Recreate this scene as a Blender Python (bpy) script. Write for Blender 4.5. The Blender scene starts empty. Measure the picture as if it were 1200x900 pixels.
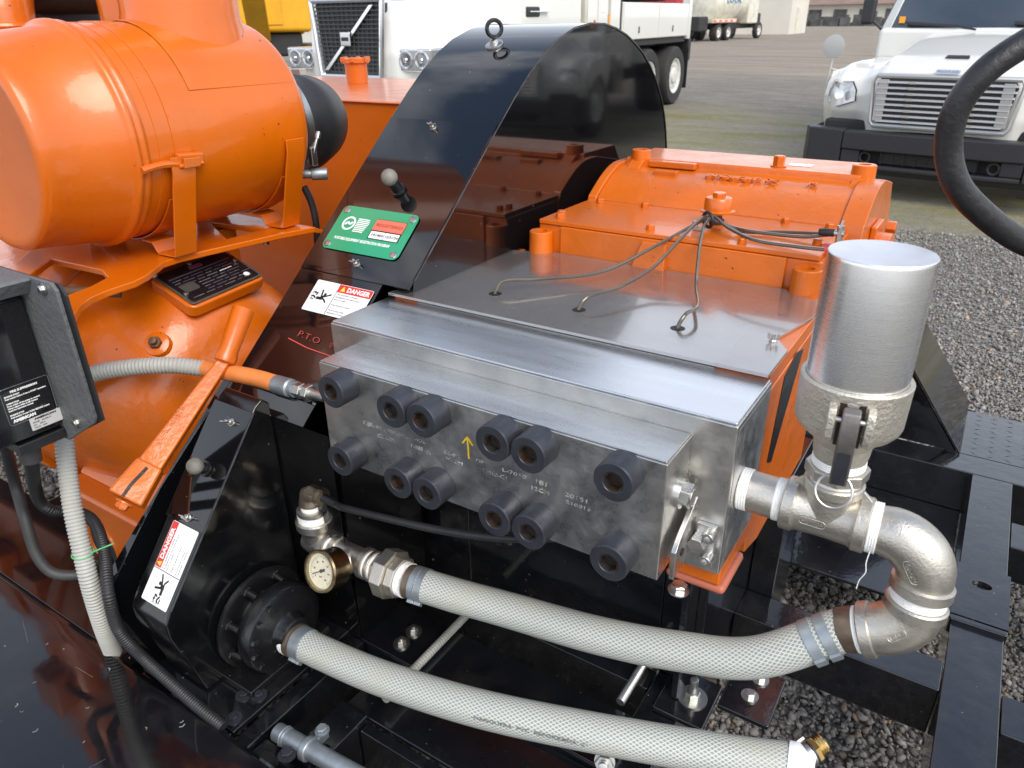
import bpy, bmesh, math, random
import numpy as np
from mathutils import Vector, Matrix
random.seed(7); rng = np.random.default_rng(7)
S = bpy.context.scene; COL = S.collection
PI = math.pi; rad = math.radians
V = Vector

# ------------------------------------------------------------------ camera
def cam_basis(pitch, roll, yaw):
    fwd = V((-math.sin(yaw)*math.cos(pitch), math.cos(yaw)*math.cos(pitch), -math.sin(pitch)))
    rt = V((math.cos(yaw), math.sin(yaw), 0)); up = rt.cross(fwd)
    r = math.cos(roll)*rt + math.sin(roll)*up; u = -math.sin(roll)*rt + math.cos(roll)*up
    return Matrix((r, u, -fwd)).transposed()
YAW, ROLL = .5762, -.0127
RM = cam_basis(.4484, ROLL, YAW)            # camera as seen from the trailer, which stands slightly nose down
RL = cam_basis(.4608, ROLL, YAW)            # camera above level ground
EYE_M, EYE_L = V((0, 0, 1.75)), V((0, 0, 1.55))
TR = Matrix.Translation(EYE_L) @ (RL @ RM.transposed()).to_4x4() @ Matrix.Translation(-EYE_M)   # trailer coordinates -> world
cd = bpy.data.cameras.new('camera'); cam = bpy.data.objects.new('camera', cd); COL.objects.link(cam)
cam.matrix_world = Matrix.Translation(EYE_L) @ RL.to_4x4()
cd.sensor_width = 36; cd.lens = 36*863.6/1200; cd.clip_start = .02; cd.clip_end = 3000
cd.dof.use_dof = True; cd.dof.focus_distance = 1.45; cd.dof.aperture_fstop = 9
S.camera = cam
S.view_settings.view_transform = 'Standard'; S.view_settings.look = 'None'
S.view_settings.exposure = 0.42; S.view_settings.gamma = 1
S.render.resolution_x = 1024; S.render.resolution_y = 768

# ------------------------------------------------------------------ sky + sun
SUN_EL, SUN_AZ = rad(46), rad(122)           # azimuth clockwise from +Y: the sun stands to the right and a little behind, veiled
w = bpy.data.worlds.new("World"); S.world = w; w.use_nodes = True
nt = w.node_tree; N = nt.nodes; L = nt.links; N.clear()
out = N.new('ShaderNodeOutputWorld'); bg = N.new('ShaderNodeBackground'); bg.inputs[1].default_value = .15
sky = N.new('ShaderNodeTexSky'); sky.sky_type = 'NISHITA'; sky.sun_disc = False
sky.sun_elevation = SUN_EL; sky.sun_rotation = SUN_AZ; sky.air_density = 1.2; sky.dust_density = 1.5; sky.altitude = 50
tc = N.new('ShaderNodeTexCoord'); mp = N.new('ShaderNodeMapping'); mp.inputs['Scale'].default_value = (1, 1, 2.6)
cn = N.new('ShaderNodeTexNoise'); cn.inputs['Scale'].default_value = 1.7; cn.inputs['Detail'].default_value = 7; cn.inputs['Roughness'].default_value = .58
cr = N.new('ShaderNodeValToRGB'); cr.color_ramp.elements[0].position = .50; cr.color_ramp.elements[1].position = .70
cmix = N.new('ShaderNodeMixRGB'); cmix.inputs[2].default_value = (8.8, 8.9, 9.2, 1)
sx = N.new('ShaderNodeSeparateXYZ'); hz = N.new('ShaderNodeMapRange')
hz.inputs[1].default_value = .0; hz.inputs[2].default_value = .78; hz.inputs[3].default_value = .95; hz.inputs[4].default_value = 0
mx = N.new('ShaderNodeMath'); mx.operation = 'MAXIMUM'
L.new(tc.outputs['Generated'], mp.inputs[0]); L.new(mp.outputs[0], cn.inputs['Vector']); L.new(cn.outputs[0], cr.inputs[0])
L.new(tc.outputs['Generated'], sx.inputs[0]); L.new(sx.outputs[2], hz.inputs[0])
L.new(cr.outputs[0], mx.inputs[0]); L.new(hz.outputs[0], mx.inputs[1]); L.new(mx.outputs[0], cmix.inputs[0])
L.new(sky.outputs[0], cmix.inputs[1]); L.new(cmix.outputs[0], bg.inputs[0]); L.new(bg.outputs[0], out.inputs[0])
sl = bpy.data.lights.new('sun', 'SUN'); sl.energy = 2.1; sl.angle = rad(38); sl.color = (1, .95, .86)
so = bpy.data.objects.new('sun', sl); COL.objects.link(so)
sd = V((math.sin(SUN_AZ)*math.cos(SUN_EL), math.cos(SUN_AZ)*math.cos(SUN_EL), math.sin(SUN_EL)))
so.rotation_euler = sd.to_track_quat('Z', 'Y').to_euler(); so.location = (4, -2, 9)

# ------------------------------------------------------------------ materials
MATS = {}
def mat(name, col, rough=.5, metal=0, coat=0, var=0, vscale=6, bump=0, bscale=60, spec=.5, rvar=0, col2=None, speck=None,
        stretch=None, coat_r=.04, emis=None, alpha=None, trans=0, ior=1.5, dust=0):
    if name in MATS: return MATS[name]
    m = bpy.data.materials.new(name); m.use_nodes = True; t = m.node_tree; n = t.nodes; l = t.links
    b = n['Principled BSDF']; c4 = (*col, 1)
    b.inputs['Base Color'].default_value = c4; b.inputs['Roughness'].default_value = rough
    b.inputs['Metallic'].default_value = metal; b.inputs['Coat Weight'].default_value = coat
    b.inputs['Coat Roughness'].default_value = coat_r; b.inputs['Specular IOR Level'].default_value = spec
    b.inputs['IOR'].default_value = ior
    if trans: b.inputs['Transmission Weight'].default_value = trans
    if alpha is not None: b.inputs['Alpha'].default_value = alpha
    if emis: b.inputs['Emission Color'].default_value = (*emis, 1); b.inputs['Emission Strength'].default_value = 1
    co = n.new('ShaderNodeTexCoord'); src = co.outputs['Object']
    if stretch:
        mpp = n.new('ShaderNodeMapping'); mpp.inputs['Scale'].default_value = stretch; l.new(src, mpp.inputs[0]); ssrc = mpp.outputs[0]
    else: ssrc = src
    last = None
    def noise(sc, det=5, s=None, r=.6):
        k = n.new('ShaderNodeTexNoise'); k.inputs['Scale'].default_value = sc; k.inputs['Detail'].default_value = det
        k.inputs['Roughness'].default_value = r; l.new(s or src, k.inputs['Vector']); return k
    def ramp(s, a, bb):
        k = n.new('ShaderNodeMapRange'); k.inputs[1].default_value = a; k.inputs[2].default_value = bb; l.new(s, k.inputs[0]); return k.outputs[0]
    if var or col2:
        k = noise(vscale, 6, ssrc); mxx = n.new('ShaderNodeMixRGB'); mxx.inputs[1].default_value = c4
        mxx.inputs[2].default_value = (*(col2 or tuple(min(1, x*(1-var)) for x in col)), 1)
        l.new(ramp(k.outputs[0], .38, .66), mxx.inputs[0]); last = mxx.outputs[0]
    if speck:   # (colour, scale, threshold): small flecks of grit or chipped paint
        k = noise(speck[1], 2); mxx = n.new('ShaderNodeMixRGB'); mxx.inputs[1].default_value = c4
        if last: l.new(last, mxx.inputs[1])
        mxx.inputs[2].default_value = (*speck[0], 1); l.new(ramp(k.outputs[0], speck[2], speck[2]+.03), mxx.inputs[0]); last = mxx.outputs[0]
    if dust:
        k = noise(9, 8, None, .75); mxx = n.new('ShaderNodeMixRGB'); mxx.inputs[1].default_value = c4
        if last: l.new(last, mxx.inputs[1])
        mxx.inputs[2].default_value = (.30, .26, .21, 1); s_ = ramp(k.outputs[0], .5, .8)
        mu = n.new('ShaderNodeMath'); mu.operation = 'MULTIPLY'; mu.inputs[1].default_value = dust; l.new(s_, mu.inputs[0])
        l.new(mu.outputs[0], mxx.inputs[0]); last = mxx.outputs[0]
    if last: l.new(last, b.inputs['Base Color'])
    if rvar:
        k = noise(vscale*2.3, 6, ssrc, .7); r2 = n.new('ShaderNodeMapRange'); r2.inputs[1].default_value = .35; r2.inputs[2].default_value = .68
        r2.inputs[3].default_value = max(.02, rough-rvar); r2.inputs[4].default_value = rough+rvar
        l.new(k.outputs[0], r2.inputs[0]); l.new(r2.outputs[0], b.inputs['Roughness'])
    if bump:
        k = noise(bscale, 4, ssrc); bb = n.new('ShaderNodeBump'); bb.inputs['Strength'].default_value = bump; bb.inputs['Distance'].default_value = .004
        l.new(k.outputs[0], bb.inputs['Height']); l.new(bb.outputs[0], b.inputs['Normal'])
        if coat: l.new(bb.outputs[0], b.inputs['Coat Normal'])
    MATS[name] = m; return m
ORANGE = mat('orange_paint', (.64, .128, .0), .36, dust=.04, coat=.45, coat_r=.09, var=.14, vscale=3.5, bump=.14, bscale=30, speck=((.10, .03, .01), 55, .735), rvar=.06)
ORANGE_C = mat('orange_cast_paint', (.64, .130, .0), .36, dust=.08, coat=.45, coat_r=.08, var=.16, vscale=6, bump=.30, bscale=38, speck=((.10, .03, .01), 60, .72), rvar=.08)
BLACK = mat('black_gloss_paint', (.0035, .0038, .0048), .055, coat=.35, coat_r=.03, bump=.010, bscale=14, speck=((.22, .2, .18), 120, .755), spec=.6)
BLACKD = mat('dusty_black_paint', (.0035, .0038, .0045), .13, coat=.1, coat_r=.1, bump=.05, bscale=40, speck=((.25, .23, .2), 120, .745), rvar=.05, dust=.02)
BLACKF = mat('black_frame_paint', (.006, .0068, .0095), .22, coat=1, coat_r=.05, bump=.25, bscale=16, var=.4, vscale=7, speck=((.35, .33, .3), 110, .745), dust=.06)
BLACKC = mat('black_cast_paint', (.006, .006, .007), .30, coat=.3, coat_r=.15, bump=.22, bscale=110, speck=((.2, .2, .2), 120, .73))
DECKM = mat('scratched_black_deck_paint', (.007, .0065, .008), .09, coat=.15, spec=.6, coat_r=.03, bump=.05, bscale=8, speck=((.5, .48, .45), 46, .765), rvar=.06, dust=.05)
STEEL = mat('machined_steel', (.68, .675, .655), .30, 1, var=.16, vscale=5, rvar=.08, bump=.05, bscale=90, stretch=(1, 5, 5))
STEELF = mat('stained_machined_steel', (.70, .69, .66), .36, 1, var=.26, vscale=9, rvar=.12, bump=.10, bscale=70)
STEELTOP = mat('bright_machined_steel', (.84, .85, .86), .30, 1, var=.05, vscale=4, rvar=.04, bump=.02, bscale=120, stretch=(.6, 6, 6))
CAST = mat('cast_stainless', (.64, .605, .54), .42, 1, var=.22, vscale=14, bump=.22, bscale=260, rvar=.06)
CASTSAND = mat('sand_cast_aluminium', (.64, .60, .52), .52, .9, var=.25, vscale=10, bump=.6, bscale=170, rvar=.06)
ALU = mat('turned_aluminium', (.84, .84, .83), .27, 1, var=.05, vscale=14, rvar=.03, bump=.006, bscale=60, stretch=(1, 1, 30), speck=((.95, .95, .95), 90, .77))
ALUTOP = mat('brushed_aluminium_lid', (.84, .85, .88), .50, 1, var=.12, vscale=9, bump=.06, bscale=120, rvar=.08)
BOLTM = mat('black_oxide_screw', (.055, .060, .074), .38, .5, var=.3, vscale=25, bump=.12, bscale=130, rvar=.08)
SOCK = mat('rusty_socket', (.030, .030, .032), .5, .5, col2=(.055, .026, .012), vscale=38, bump=.5, bscale=90)
ZINC = mat('zinc_plated_steel', (.60, .60, .57), .35, 1, var=.2, vscale=40)
GALV = mat('grey_galvanised_steel', (.36, .40, .43), .45, .7, var=.25, vscale=30, bump=.1)
TAPE = mat('white_thread_tape', (.86, .86, .84), .6, bump=.8, bscale=60, stretch=(1, 1, 1))
RUST = mat('bronze_brown_ferrule', (.20, .15, .11), .45, .6, var=.4, vscale=30, bump=.3)
BRASS = mat('brass', (.62, .42, .16), .28, 1, var=.3, vscale=30)
GOLD = mat('tarnished_steel_case', (.42, .35, .20), .26, 1, col2=(.20, .13, .07), vscale=14)
DIAL = mat('cream_dial', (.76, .70, .52), .6, var=.15, vscale=30)
GLASS = mat('gauge_glass', (.5, .5, .5), .03, alpha=.06, spec=.6)
RUBBER = mat('black_rubber', (.018, .018, .02), .5, bump=.2, bscale=100, var=.3, vscale=20)
RUBBERG = mat('dusty_rubber', (.05, .05, .052), .55, bump=.3, bscale=40, var=.4, vscale=9)
TIRE = mat('tyre_rubber', (.035, .034, .034), .8, bump=.3, bscale=20, var=.3, vscale=3)
GREYH = mat('grey_hose_cover', (.34, .345, .32), .5, bump=.15, bscale=60, var=.2, vscale=20)
CONDUIT = mat('grey_conduit_rib', (.40, .40, .37), .5, var=.12, vscale=20)
CONDO = mat('orange_overspray_conduit', (.80, .25, .06), .45, var=.2, vscale=14)
BOXB = mat('black_textured_box', (.012, .012, .013), .28, coat=.4, coat_r=.1, bump=.2, bscale=30)
BOXG = mat('grey_powder_coat', (.12, .125, .13), .55, bump=.7, bscale=110, var=.2, vscale=14)
GREEN = mat('green_enamel', (.0, .30, .14), .28, coat=.6)
RED = mat('red_print', (.62, .035, .03), .45)
REDO = mat('coral_print', (.85, .16, .10), .45)
WHITE = mat('white_print', (.80, .80, .79), .4)
INK = mat('black_ink', (.01, .01, .01), .5)
YEL = mat('yellow_paint_mark', (.75, .50, .03), .6)
REDMARK = mat('red_paint_mark', (.55, .07, .06), .5)
CHALK = mat('worn_white_stencil', (.46, .46, .44), .7, var=.8, vscale=70)
TUBEM = mat('brown_clear_tube', (.075, .058, .038), .22, coat=.8, spec=.6)
TRUCKW = mat('white_truck_paint', (.72, .72, .68), .3, coat=.7, var=.04, vscale=1)
TRUCKC = mat('cream_truck_paint', (.68, .66, .56), .45, var=.25, vscale=2.5)
CHROME = mat('chrome', (.75, .76, .78), .12, 1)
GRILLD = mat('dark_grille', (.02, .02, .022), .5)
WGLASS = mat('dark_windshield', (.035, .05, .065), .05, spec=.8, coat=1, var=.4, vscale=1.2)
BUMPER = mat('black_plastic_bumper', (.022, .022, .026), .5, bump=.1)
LENS = mat('clear_lamp_lens', (.6, .62, .64), .08, coat=1, var=.5, vscale=16, metal=.4)
CASING = mat('yellow_machine_paint', (.75, .38, .01), .4, var=.2, vscale=1)
RIMW = mat('white_wheel_rim', (.66, .66, .62), .5, var=.2, vscale=5)
CHASSIS = mat('dark_chassis', (.02, .02, .021), .6)
PANEL = mat('far_cream_cladding', (.66, .63, .56), .7, var=.1, vscale=.3)
ROOFB = mat('far_brown_roof', (.26, .17, .13), .8, var=.3, vscale=.3)
FARD = mat('far_dark_scrap', (.12, .12, .12), .8, var=.6, vscale=1)
FRED = mat('far_red_paint', (.42, .03, .05), .5)
AMBER = mat('amber_marker', (.85, .35, .02), .3)

def sheet_mat():                                   # smoked polycarbonate cover, scuffed
    m = bpy.data.materials.new('smoked_cover_sheet'); m.use_nodes = True; t = m.node_tree; n = t.nodes; l = t.links
    b = n['Principled BSDF']; co = n.new('ShaderNodeTexCoord'); k = n.new('ShaderNodeTexNoise'); k.inputs['Scale'].default_value = 7; k.inputs['Detail'].default_value = 8
    k.inputs['Roughness'].default_value = .7
    l.new(co.outputs['Object'], k.inputs[0])
    r = n.new('ShaderNodeMapRange'); r.inputs[1].default_value = .35; r.inputs[2].default_value = .7; r.inputs[3].default_value = .62; r.inputs[4].default_value = .8; l.new(k.outputs[0], r.inputs[0])
    r2 = n.new('ShaderNodeMapRange'); r2.inputs[1].default_value = .35; r2.inputs[2].default_value = .7; r2.inputs[3].default_value = .10; r2.inputs[4].default_value = .26; l.new(k.outputs[0], r2.inputs[0])
    l.new(r.outputs[0], b.inputs['Alpha']); l.new(r2.outputs[0], b.inputs['Roughness'])
    b.inputs['Base Color'].default_value = (.55, .53, .52, 1); b.inputs['Metallic'].default_value = .8; b.inputs['Coat Weight'].default_value = 1; b.inputs['Coat Roughness'].default_value = .06
    return m
SHEET = sheet_mat()

def hose_mat():                                    # clear PVC over a diamond lattice of white thread, from the tube's own length/girth UV
    m = bpy.data.materials.new('braided_pvc_hose'); m.use_nodes = True; t = m.node_tree; n = t.nodes; l = t.links
    b = n['Principled BSDF']; uv = n.new('ShaderNodeUVMap'); uv.uv_map = 'UVMap'; s = n.new('ShaderNodeSeparateXYZ'); l.new(uv.outputs[0], s.inputs[0])
    def m2(op, a, bb=None, c=None):
        k = n.new('ShaderNodeMath'); k.operation = op
        for i, x in enumerate((a, bb)):
            if x is None: continue
            if isinstance(x, (int, float)): k.inputs[i].default_value = x
            else: l.new(x, k.inputs[i])
        return k.outputs[0]
    U = m2('MULTIPLY', s.outputs[0], 2*PI/.0100); Vv = m2('MULTIPLY', s.outputs[1], 2*PI*30)
    wq = n.new('ShaderNodeTexNoise'); wq.inputs['Scale'].default_value = 24; wq.inputs['Detail'].default_value = 3; wc = n.new('ShaderNodeTexCoord'); l.new(wc.outputs['Object'], wq.inputs[0])
    U = m2('ADD', U, m2('MULTIPLY', wq.outputs[0], 2.4)); Vv = m2('ADD', Vv, m2('MULTIPLY', wq.outputs[0], 1.3))
    a = m2('SINE', m2('ADD', U, Vv)); c = m2('SINE', m2('SUBTRACT', U, Vv)); mxx = m2('MAXIMUM', a, c)
    r = n.new('ShaderNodeMapRange'); r.inputs[1].default_value = .45; r.inputs[2].default_value = .85; l.new(mxx, r.inputs[0])
    mi = n.new('ShaderNodeMixRGB'); mi.inputs[1].default_value = (.25, .27, .245, 1); mi.inputs[2].default_value = (.55, .565, .53, 1); l.new(r.outputs[0], mi.inputs[0])
    co = n.new('ShaderNodeTexCoord'); k = n.new('ShaderNodeTexNoise'); k.inputs['Scale'].default_value = 14; k.inputs['Detail'].default_value = 6; l.new(co.outputs['Object'], k.inputs[0])
    rr = n.new('ShaderNodeMapRange'); rr.inputs[1].default_value = .5; rr.inputs[2].default_value = .8; rr.inputs[4].default_value = .6; l.new(k.outputs[0], rr.inputs[0])
    m3 = n.new('ShaderNodeMixRGB'); m3.inputs[2].default_value = (.40, .38, .30, 1); l.new(rr.outputs[0], m3.inputs[0]); l.new(mi.outputs[0], m3.inputs[1])
    l.new(m3.outputs[0], b.inputs['Base Color']); b.inputs['Roughness'].default_value = .38; b.inputs['Coat Weight'].default_value = .4; b.inputs['Coat Roughness'].default_value = .2
    bb = n.new('ShaderNodeBump'); bb.inputs['Strength'].default_value = .35; bb.inputs['Distance'].default_value = .001; l.new(r.outputs[0], bb.inputs['Height']); l.new(bb.outputs[0], b.inputs['Normal'])
    return m
BRAID = hose_mat()

def ground_mat():
    m = bpy.data.materials.new('gravel_and_dirt'); m.use_nodes = True; t = m.node_tree; n = t.nodes; l = t.links
    b = n['Principled BSDF']; co = n.new('ShaderNodeTexCoord'); g = co.outputs['Object']
    def nz(sc, d=6, r=.6, st=None):
        k = n.new('ShaderNodeTexNoise'); k.inputs['Scale'].default_value = sc; k.inputs['Detail'].default_value = d; k.inputs['Roughness'].default_value = r
        if st:
            q = n.new('ShaderNodeMapping'); q.inputs['Scale'].default_value = st; q.inputs['Rotation'].default_value = (0, 0, .25); l.new(g, q.inputs[0]); l.new(q.outputs[0], k.inputs[0])
        else: l.new(g, k.inputs[0])
        return k.outputs[0]
    def rmp(s, a, bb, c=0, d=1):
        k = n.new('ShaderNodeMapRange'); k.inputs[1].default_value = a; k.inputs[2].default_value = bb; k.inputs[3].default_value = c; k.inputs[4].default_value = d; l.new(s, k.inputs[0]); return k.outputs[0]
    def mix(f, a, bb):
        k = n.new('ShaderNodeMixRGB')
        l.new(f, k.inputs[0])
        for i, x in ((1, a), (2, bb)):
            if isinstance(x, tuple): k.inputs[i].default_value = (*x, 1)
            else: l.new(x, k.inputs[i])
        return k.outputs[0]
    def mt(op, a, bb):
        k = n.new('ShaderNodeMath'); k.operation = op
        for i, x in enumerate((a, bb)):
            if isinstance(x, (int, float)): k.inputs[i].default_value = x
            else: l.new(x, k.inputs[i])
        return k.outputs[0]
    vo = n.new('ShaderNodeTexVoronoi'); vo.inputs['Scale'].default_value = 62; l.new(g, vo.inputs['Vector'])
    vc = n.new('ShaderNodeSeparateXYZ'); l.new(vo.outputs['Color'], vc.inputs[0])
    gravel = mix(vc.outputs[0], (.12, .112, .10), (.36, .345, .325))
    gravel = mix(rmp(vo.outputs['Distance'], .35, .75), gravel, (.06, .055, .05))
    wet = mix(nz(1.2), (.22, .195, .155), (.30, .27, .21))
    moss = mix(rmp(nz(.9, 7, .65, (.5, 1.6, 1)), .42, .6), wet, (.19, .18, .06))
    moss = mix(rmp(nz(22, 5), .55, .75), moss, (.13, .11, .09))
    road = mix(rmp(nz(3, 8, .7, (.35, 1.5, 1)), .4, .65), (.13, .118, .10), (.25, .215, .175))
    dirt = mix(rmp(nz(.6, 8, .65, (.3, 2.2, 1)), .4, .6), (.32, .265, .20), (.19, .16, .125))
    s = n.new('ShaderNodeSeparateXYZ'); l.new(g, s.inputs[0])
    wob = mt('MULTIPLY', mt('SUBTRACT', nz(.55, 6, .65), .5), 5.0)
    yy = mt('ADD', mt('ADD', s.outputs[1], mt('MULTIPLY', s.outputs[0], .12)), wob)
    c = mix(rmp(yy, 6.3, 7.2), gravel, moss)
    c = mix(rmp(yy, 13.0, 14.2), c, road)
    c = mix(rmp(yy, 20.0, 23.0), c, dirt)
    c = mix(rmp(nz(14, 9, .8), .48, .72, 0, .45), c, (.40, .37, .33)); c = mix(rmp(nz(5.5, 9, .78), .50, .70, 0, .5), c, (.085, .075, .06))
    l.new(c, b.inputs['Base Color']); b.inputs['Roughness'].default_value = .85
    hsum = mt('ADD', mt('MULTIPLY', vo.outputs['Distance'], -.6), mt('MULTIPLY', nz(30, 5), .7))
    bb = n.new('ShaderNodeBump'); bb.inputs['Strength'].default_value = .8; bb.inputs['Distance'].default_value = .02; l.new(hsum, bb.inputs['Height']); l.new(bb.outputs[0], b.inputs['Normal'])
    return m

# ------------------------------------------------------------------ builders
def basis(axis):
    z = V(axis).normalized(); a = V((0, 0, 1)) if abs(z.z) < .9 else V((1, 0, 0))
    x = a.cross(z).normalized(); return x, z.cross(x).normalized(), z
class MB:
    def __init__(s): s.v = []; s.f = []; s.uv = {}
    def add(s, v, f):
        o = len(s.v); s.v += [tuple(p) for p in v]; s.f += [tuple(i+o for i in q) for q in f]; return s
    def box(s, x0, x1, y0, y1, z0, z1):
        return s.add([(x0,y0,z0),(x1,y0,z0),(x1,y1,z0),(x0,y1,z0),(x0,y0,z1),(x1,y0,z1),(x1,y1,z1),(x0,y1,z1)],
                     [(3,2,1,0),(4,5,6,7),(0,1,5,4),(1,2,6,5),(2,3,7,6),(3,0,4,7)])
    def lathe(s, o, axis, prof, n=32, cap=True, squash=None):      # prof: (distance along axis, radius)
        o = V(o); x, y, z = basis(axis); v = []; f = []
        for d, r in prof:
            for i in range(n):
                a = 2*PI*i/n; v.append(o + z*d + x*(r*math.cos(a)) + y*(r*math.sin(a)))
        k = len(prof)
        for j in range(k-1):
            for i in range(n):
                f.append((j*n+i, j*n+(i+1) % n, (j+1)*n+(i+1) % n, (j+1)*n+i))
        if cap: f.append(tuple(reversed(range(n)))); f.append(tuple(range((k-1)*n, k*n)))
        return s.add(v, f)
    def cyl(s, a, b, r, r2=None, n=24, bev=0):
        a, b = V(a), V(b); d = (b-a).length; r2 = r if r2 is None else r2
        p = [(0, r), (d, r2)] if not bev else [(0, r-bev), (bev*.3, r-bev*.3), (bev, r), (d-bev, r2), (d-bev*.3, r2-bev*.3), (d, r2-bev)]
        return s.lathe(a, b-a, p, n)
    def hexp(s, a, b, r, rot=0, n=6):
        a, b = V(a), V(b); x, y, z = basis(b-a); v = []
        ch = min(.0012, r*.12)
        for d, rr in ((0, r), ((b-a).length-ch, r), ((b-a).length, r-ch)):
            for i in range(n):
                q = rot+2*PI*i/n; v.append(a+z*d+x*rr*math.cos(q)+y*rr*math.sin(q))
        f = [tuple(reversed(range(n))), tuple(range(2*n, 3*n))]
        for j in range(2):
            for i in range(n): f.append((j*n+i, j*n+(i+1) % n, (j+1)*n+(i+1) % n, (j+1)*n+i))
        return s.add(v, f)
    def tube(s, path, r, n=16, uvs=False, cap=True):                # r: number or list
        P = [V(p) for p in path]; m = len(P); rr = r if isinstance(r, (list, tuple)) else [r]*m
        T = [((P[min(i+1, m-1)]-P[max(i-1, 0)]).normalized()) for i in range(m)]
        x, y, z = basis(T[0]); v = []; f = []; ln = 0; base = len(s.v); fb = len(s.f)
        for i in range(m):
            if i:
                ln += (P[i]-P[i-1]).length
                x = (x - T[i]*x.dot(T[i])).normalized(); y = T[i].cross(x)
            for k in range(n):
                a = 2*PI*k/n; v.append(P[i]+x*(rr[i]*math.cos(a))+y*(rr[i]*math.sin(a)))
            if i:
                for k in range(n):
                    f.append(((i-1)*n+k, (i-1)*n+(k+1) % n, i*n+(k+1) % n, i*n+k))
                    if uvs: s.uv[fb+len(f)-1] = [(ln-(P[i]-P[i-1]).length, k/n), (ln-(P[i]-P[i-1]).length, (k+1)/n), (ln, (k+1)/n), (ln, k/n)]
        if cap: f.append(tuple(reversed(range(n)))); f.append(tuple(range((m-1)*n, m*n)))
        return s.add(v, f)
    def prism(s, pts, vec, hole=None):                             # planar polygon pushed along vec
        pts = [V(p) for p in pts]; vec = V(vec); n = len(pts); v = pts+[p+vec for p in pts]
        f = [tuple(reversed(range(n))), tuple(range(n, 2*n))]+[(i, (i+1) % n, n+(i+1) % n, n+i) for i in range(n)]
        return s.add(v, f)
    def torus(s, c, axis, R, r, n=32, k=10, a0=0, a1=2*PI):
        c = V(c); x, y, z = basis(axis); full = abs(a1-a0-2*PI) < 1e-6
        m = n if full else n+1
        P = [c+x*R*math.cos(a0+(a1-a0)*i/n)+y*R*math.sin(a0+(a1-a0)*i/n) for i in range(n+1)]
        if full:
            v = []; f = []
            for i in range(n):
                a = 2*PI*i/n; d = x*math.cos(a)+y*math.sin(a)
                for j in range(k):
                    b = 2*PI*j/k; v.append(c+d*(R+r*math.cos(b))+z*r*math.sin(b))
            for i in range(n):
                for j in range(k): f.append((i*k+j, ((i+1) % n)*k+j, ((i+1) % n)*k+(j+1) % k, i*k+(j+1) % k))
            return s.add(v, f)
        return s.tube(P, r, k)
    def data(s, name, m, off=V((0, 0, 0)), smooth=35):
        me = bpy.data.meshes.new(name); me.from_pydata([(V(p)-off)[:] for p in s.v], [], s.f)
        if s.uv:
            u = me.uv_layers.new(name='UVMap')
            for fi, c in s.uv.items():
                for j, li in enumerate(me.polygons[fi].loop_indices): u.data[li].uv = c[j]
        bm = bmesh.new(); bm.from_mesh(me); bmesh.ops.recalc_face_normals(bm, faces=bm.faces); bm.to_mesh(me); bm.free()
        for mm in (m if isinstance(m, (list, tuple)) else [m]): me.materials.append(mm)
        if smooth:
            me.shade_smooth(); me.set_sharp_from_angle(angle=rad(smooth))
        return me
    def build(s, name, m, parent=None, bev=0, loc=None, smooth=35, seg=2):
        off = V(parent['_o']) if parent is not None and '_o' in parent else V((0, 0, 0))
        if parent is None:
            off = V(loc) if loc is not None else V((0, 0, 0))
        me = s.data(name, m, off, smooth); o = bpy.data.objects.new(name, me); COL.objects.link(o)
        if parent is not None: o.parent = parent; o['_o'] = tuple(off)
        else: o.location = off; o['_o'] = tuple(off)
        if bev:
            b = o.modifiers.new('bevel', 'BEVEL'); b.width = bev; b.segments = seg; b.limit_method = 'ANGLE'; b.angle_limit = rad(32); b.harden_normals = True
        return o
MACHINE = []
def tag(o, label, cat, group=None, machine=True):
    o['label'] = label; o['category'] = cat
    if group: o['group'] = group
    if machine: MACHINE.append(o)
    return o
def thing(name, label, cat, loc, group=None, machine=True):
    o = bpy.data.objects.new(name, None); COL.objects.link(o); o.location = loc; o['_o'] = tuple(loc); o.empty_display_size = .1
    return tag(o, label, cat, group, machine)
def struct(o, kind='structure'): o['kind'] = kind; return o
def smooth_path(pts, n=10):
    P = [V(p) for p in pts]; P = [2*P[0]-P[1]]+P+[2*P[-1]-P[-2]]; o = []
    for i in range(1, len(P)-2):
        a, b, c, d = P[i-1:i+3]
        for k in range(n):
            t = k/n; o.append(.5*((2*b)+(c-a)*t+(2*a-5*b+4*c-d)*t*t+(3*b-a-3*c+d)*t**3))
    o.append(P[-2]); return o
def resample(P, step):
    o = [P[0]]; acc = 0
    for i in range(1, len(P)):
        a, b = P[i-1], P[i]; d = (b-a).length
        while acc+d >= step and d > 0:
            a = a+(b-a)*((step-acc)/d); o.append(a); d = (b-a).length; acc = 0
        acc += d
    return o
def text(body, size, m, parent, org, xd, yd, name='lettering', w=None, ext=.0003, align='LEFT', bold=0):
    c = bpy.data.curves.new(name, 'FONT'); c.body = body; c.size = size; c.align_x = align; c.extrude = ext; c.resolution_u = 2
    if bold: c.offset = bold
    o = bpy.data.objects.new(name, c); COL.objects.link(o); me = bpy.data.meshes.new_from_object(o); bpy.data.objects.remove(o); bpy.data.curves.remove(c)
    xd, yd = V(xd).normalized(), V(yd).normalized(); zd = xd.cross(yd); org = V(org)
    xs = [v.co.x for v in me.vertices]; sc = 1
    if w and xs and max(xs) > min(xs): sc = w/(max(xs)-min(xs))
    off = V(parent['_o']) if parent is not None else V((0, 0, 0))
    for v in me.vertices: v.co = org+xd*(v.co.x*sc)+yd*v.co.y+zd*v.co.z-off
    me.materials.clear(); me.materials.append(m); me.name = name
    b = bpy.data.objects.new(name, me); COL.objects.link(b); b.parent = parent; b['_o'] = tuple(off); return b
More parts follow.
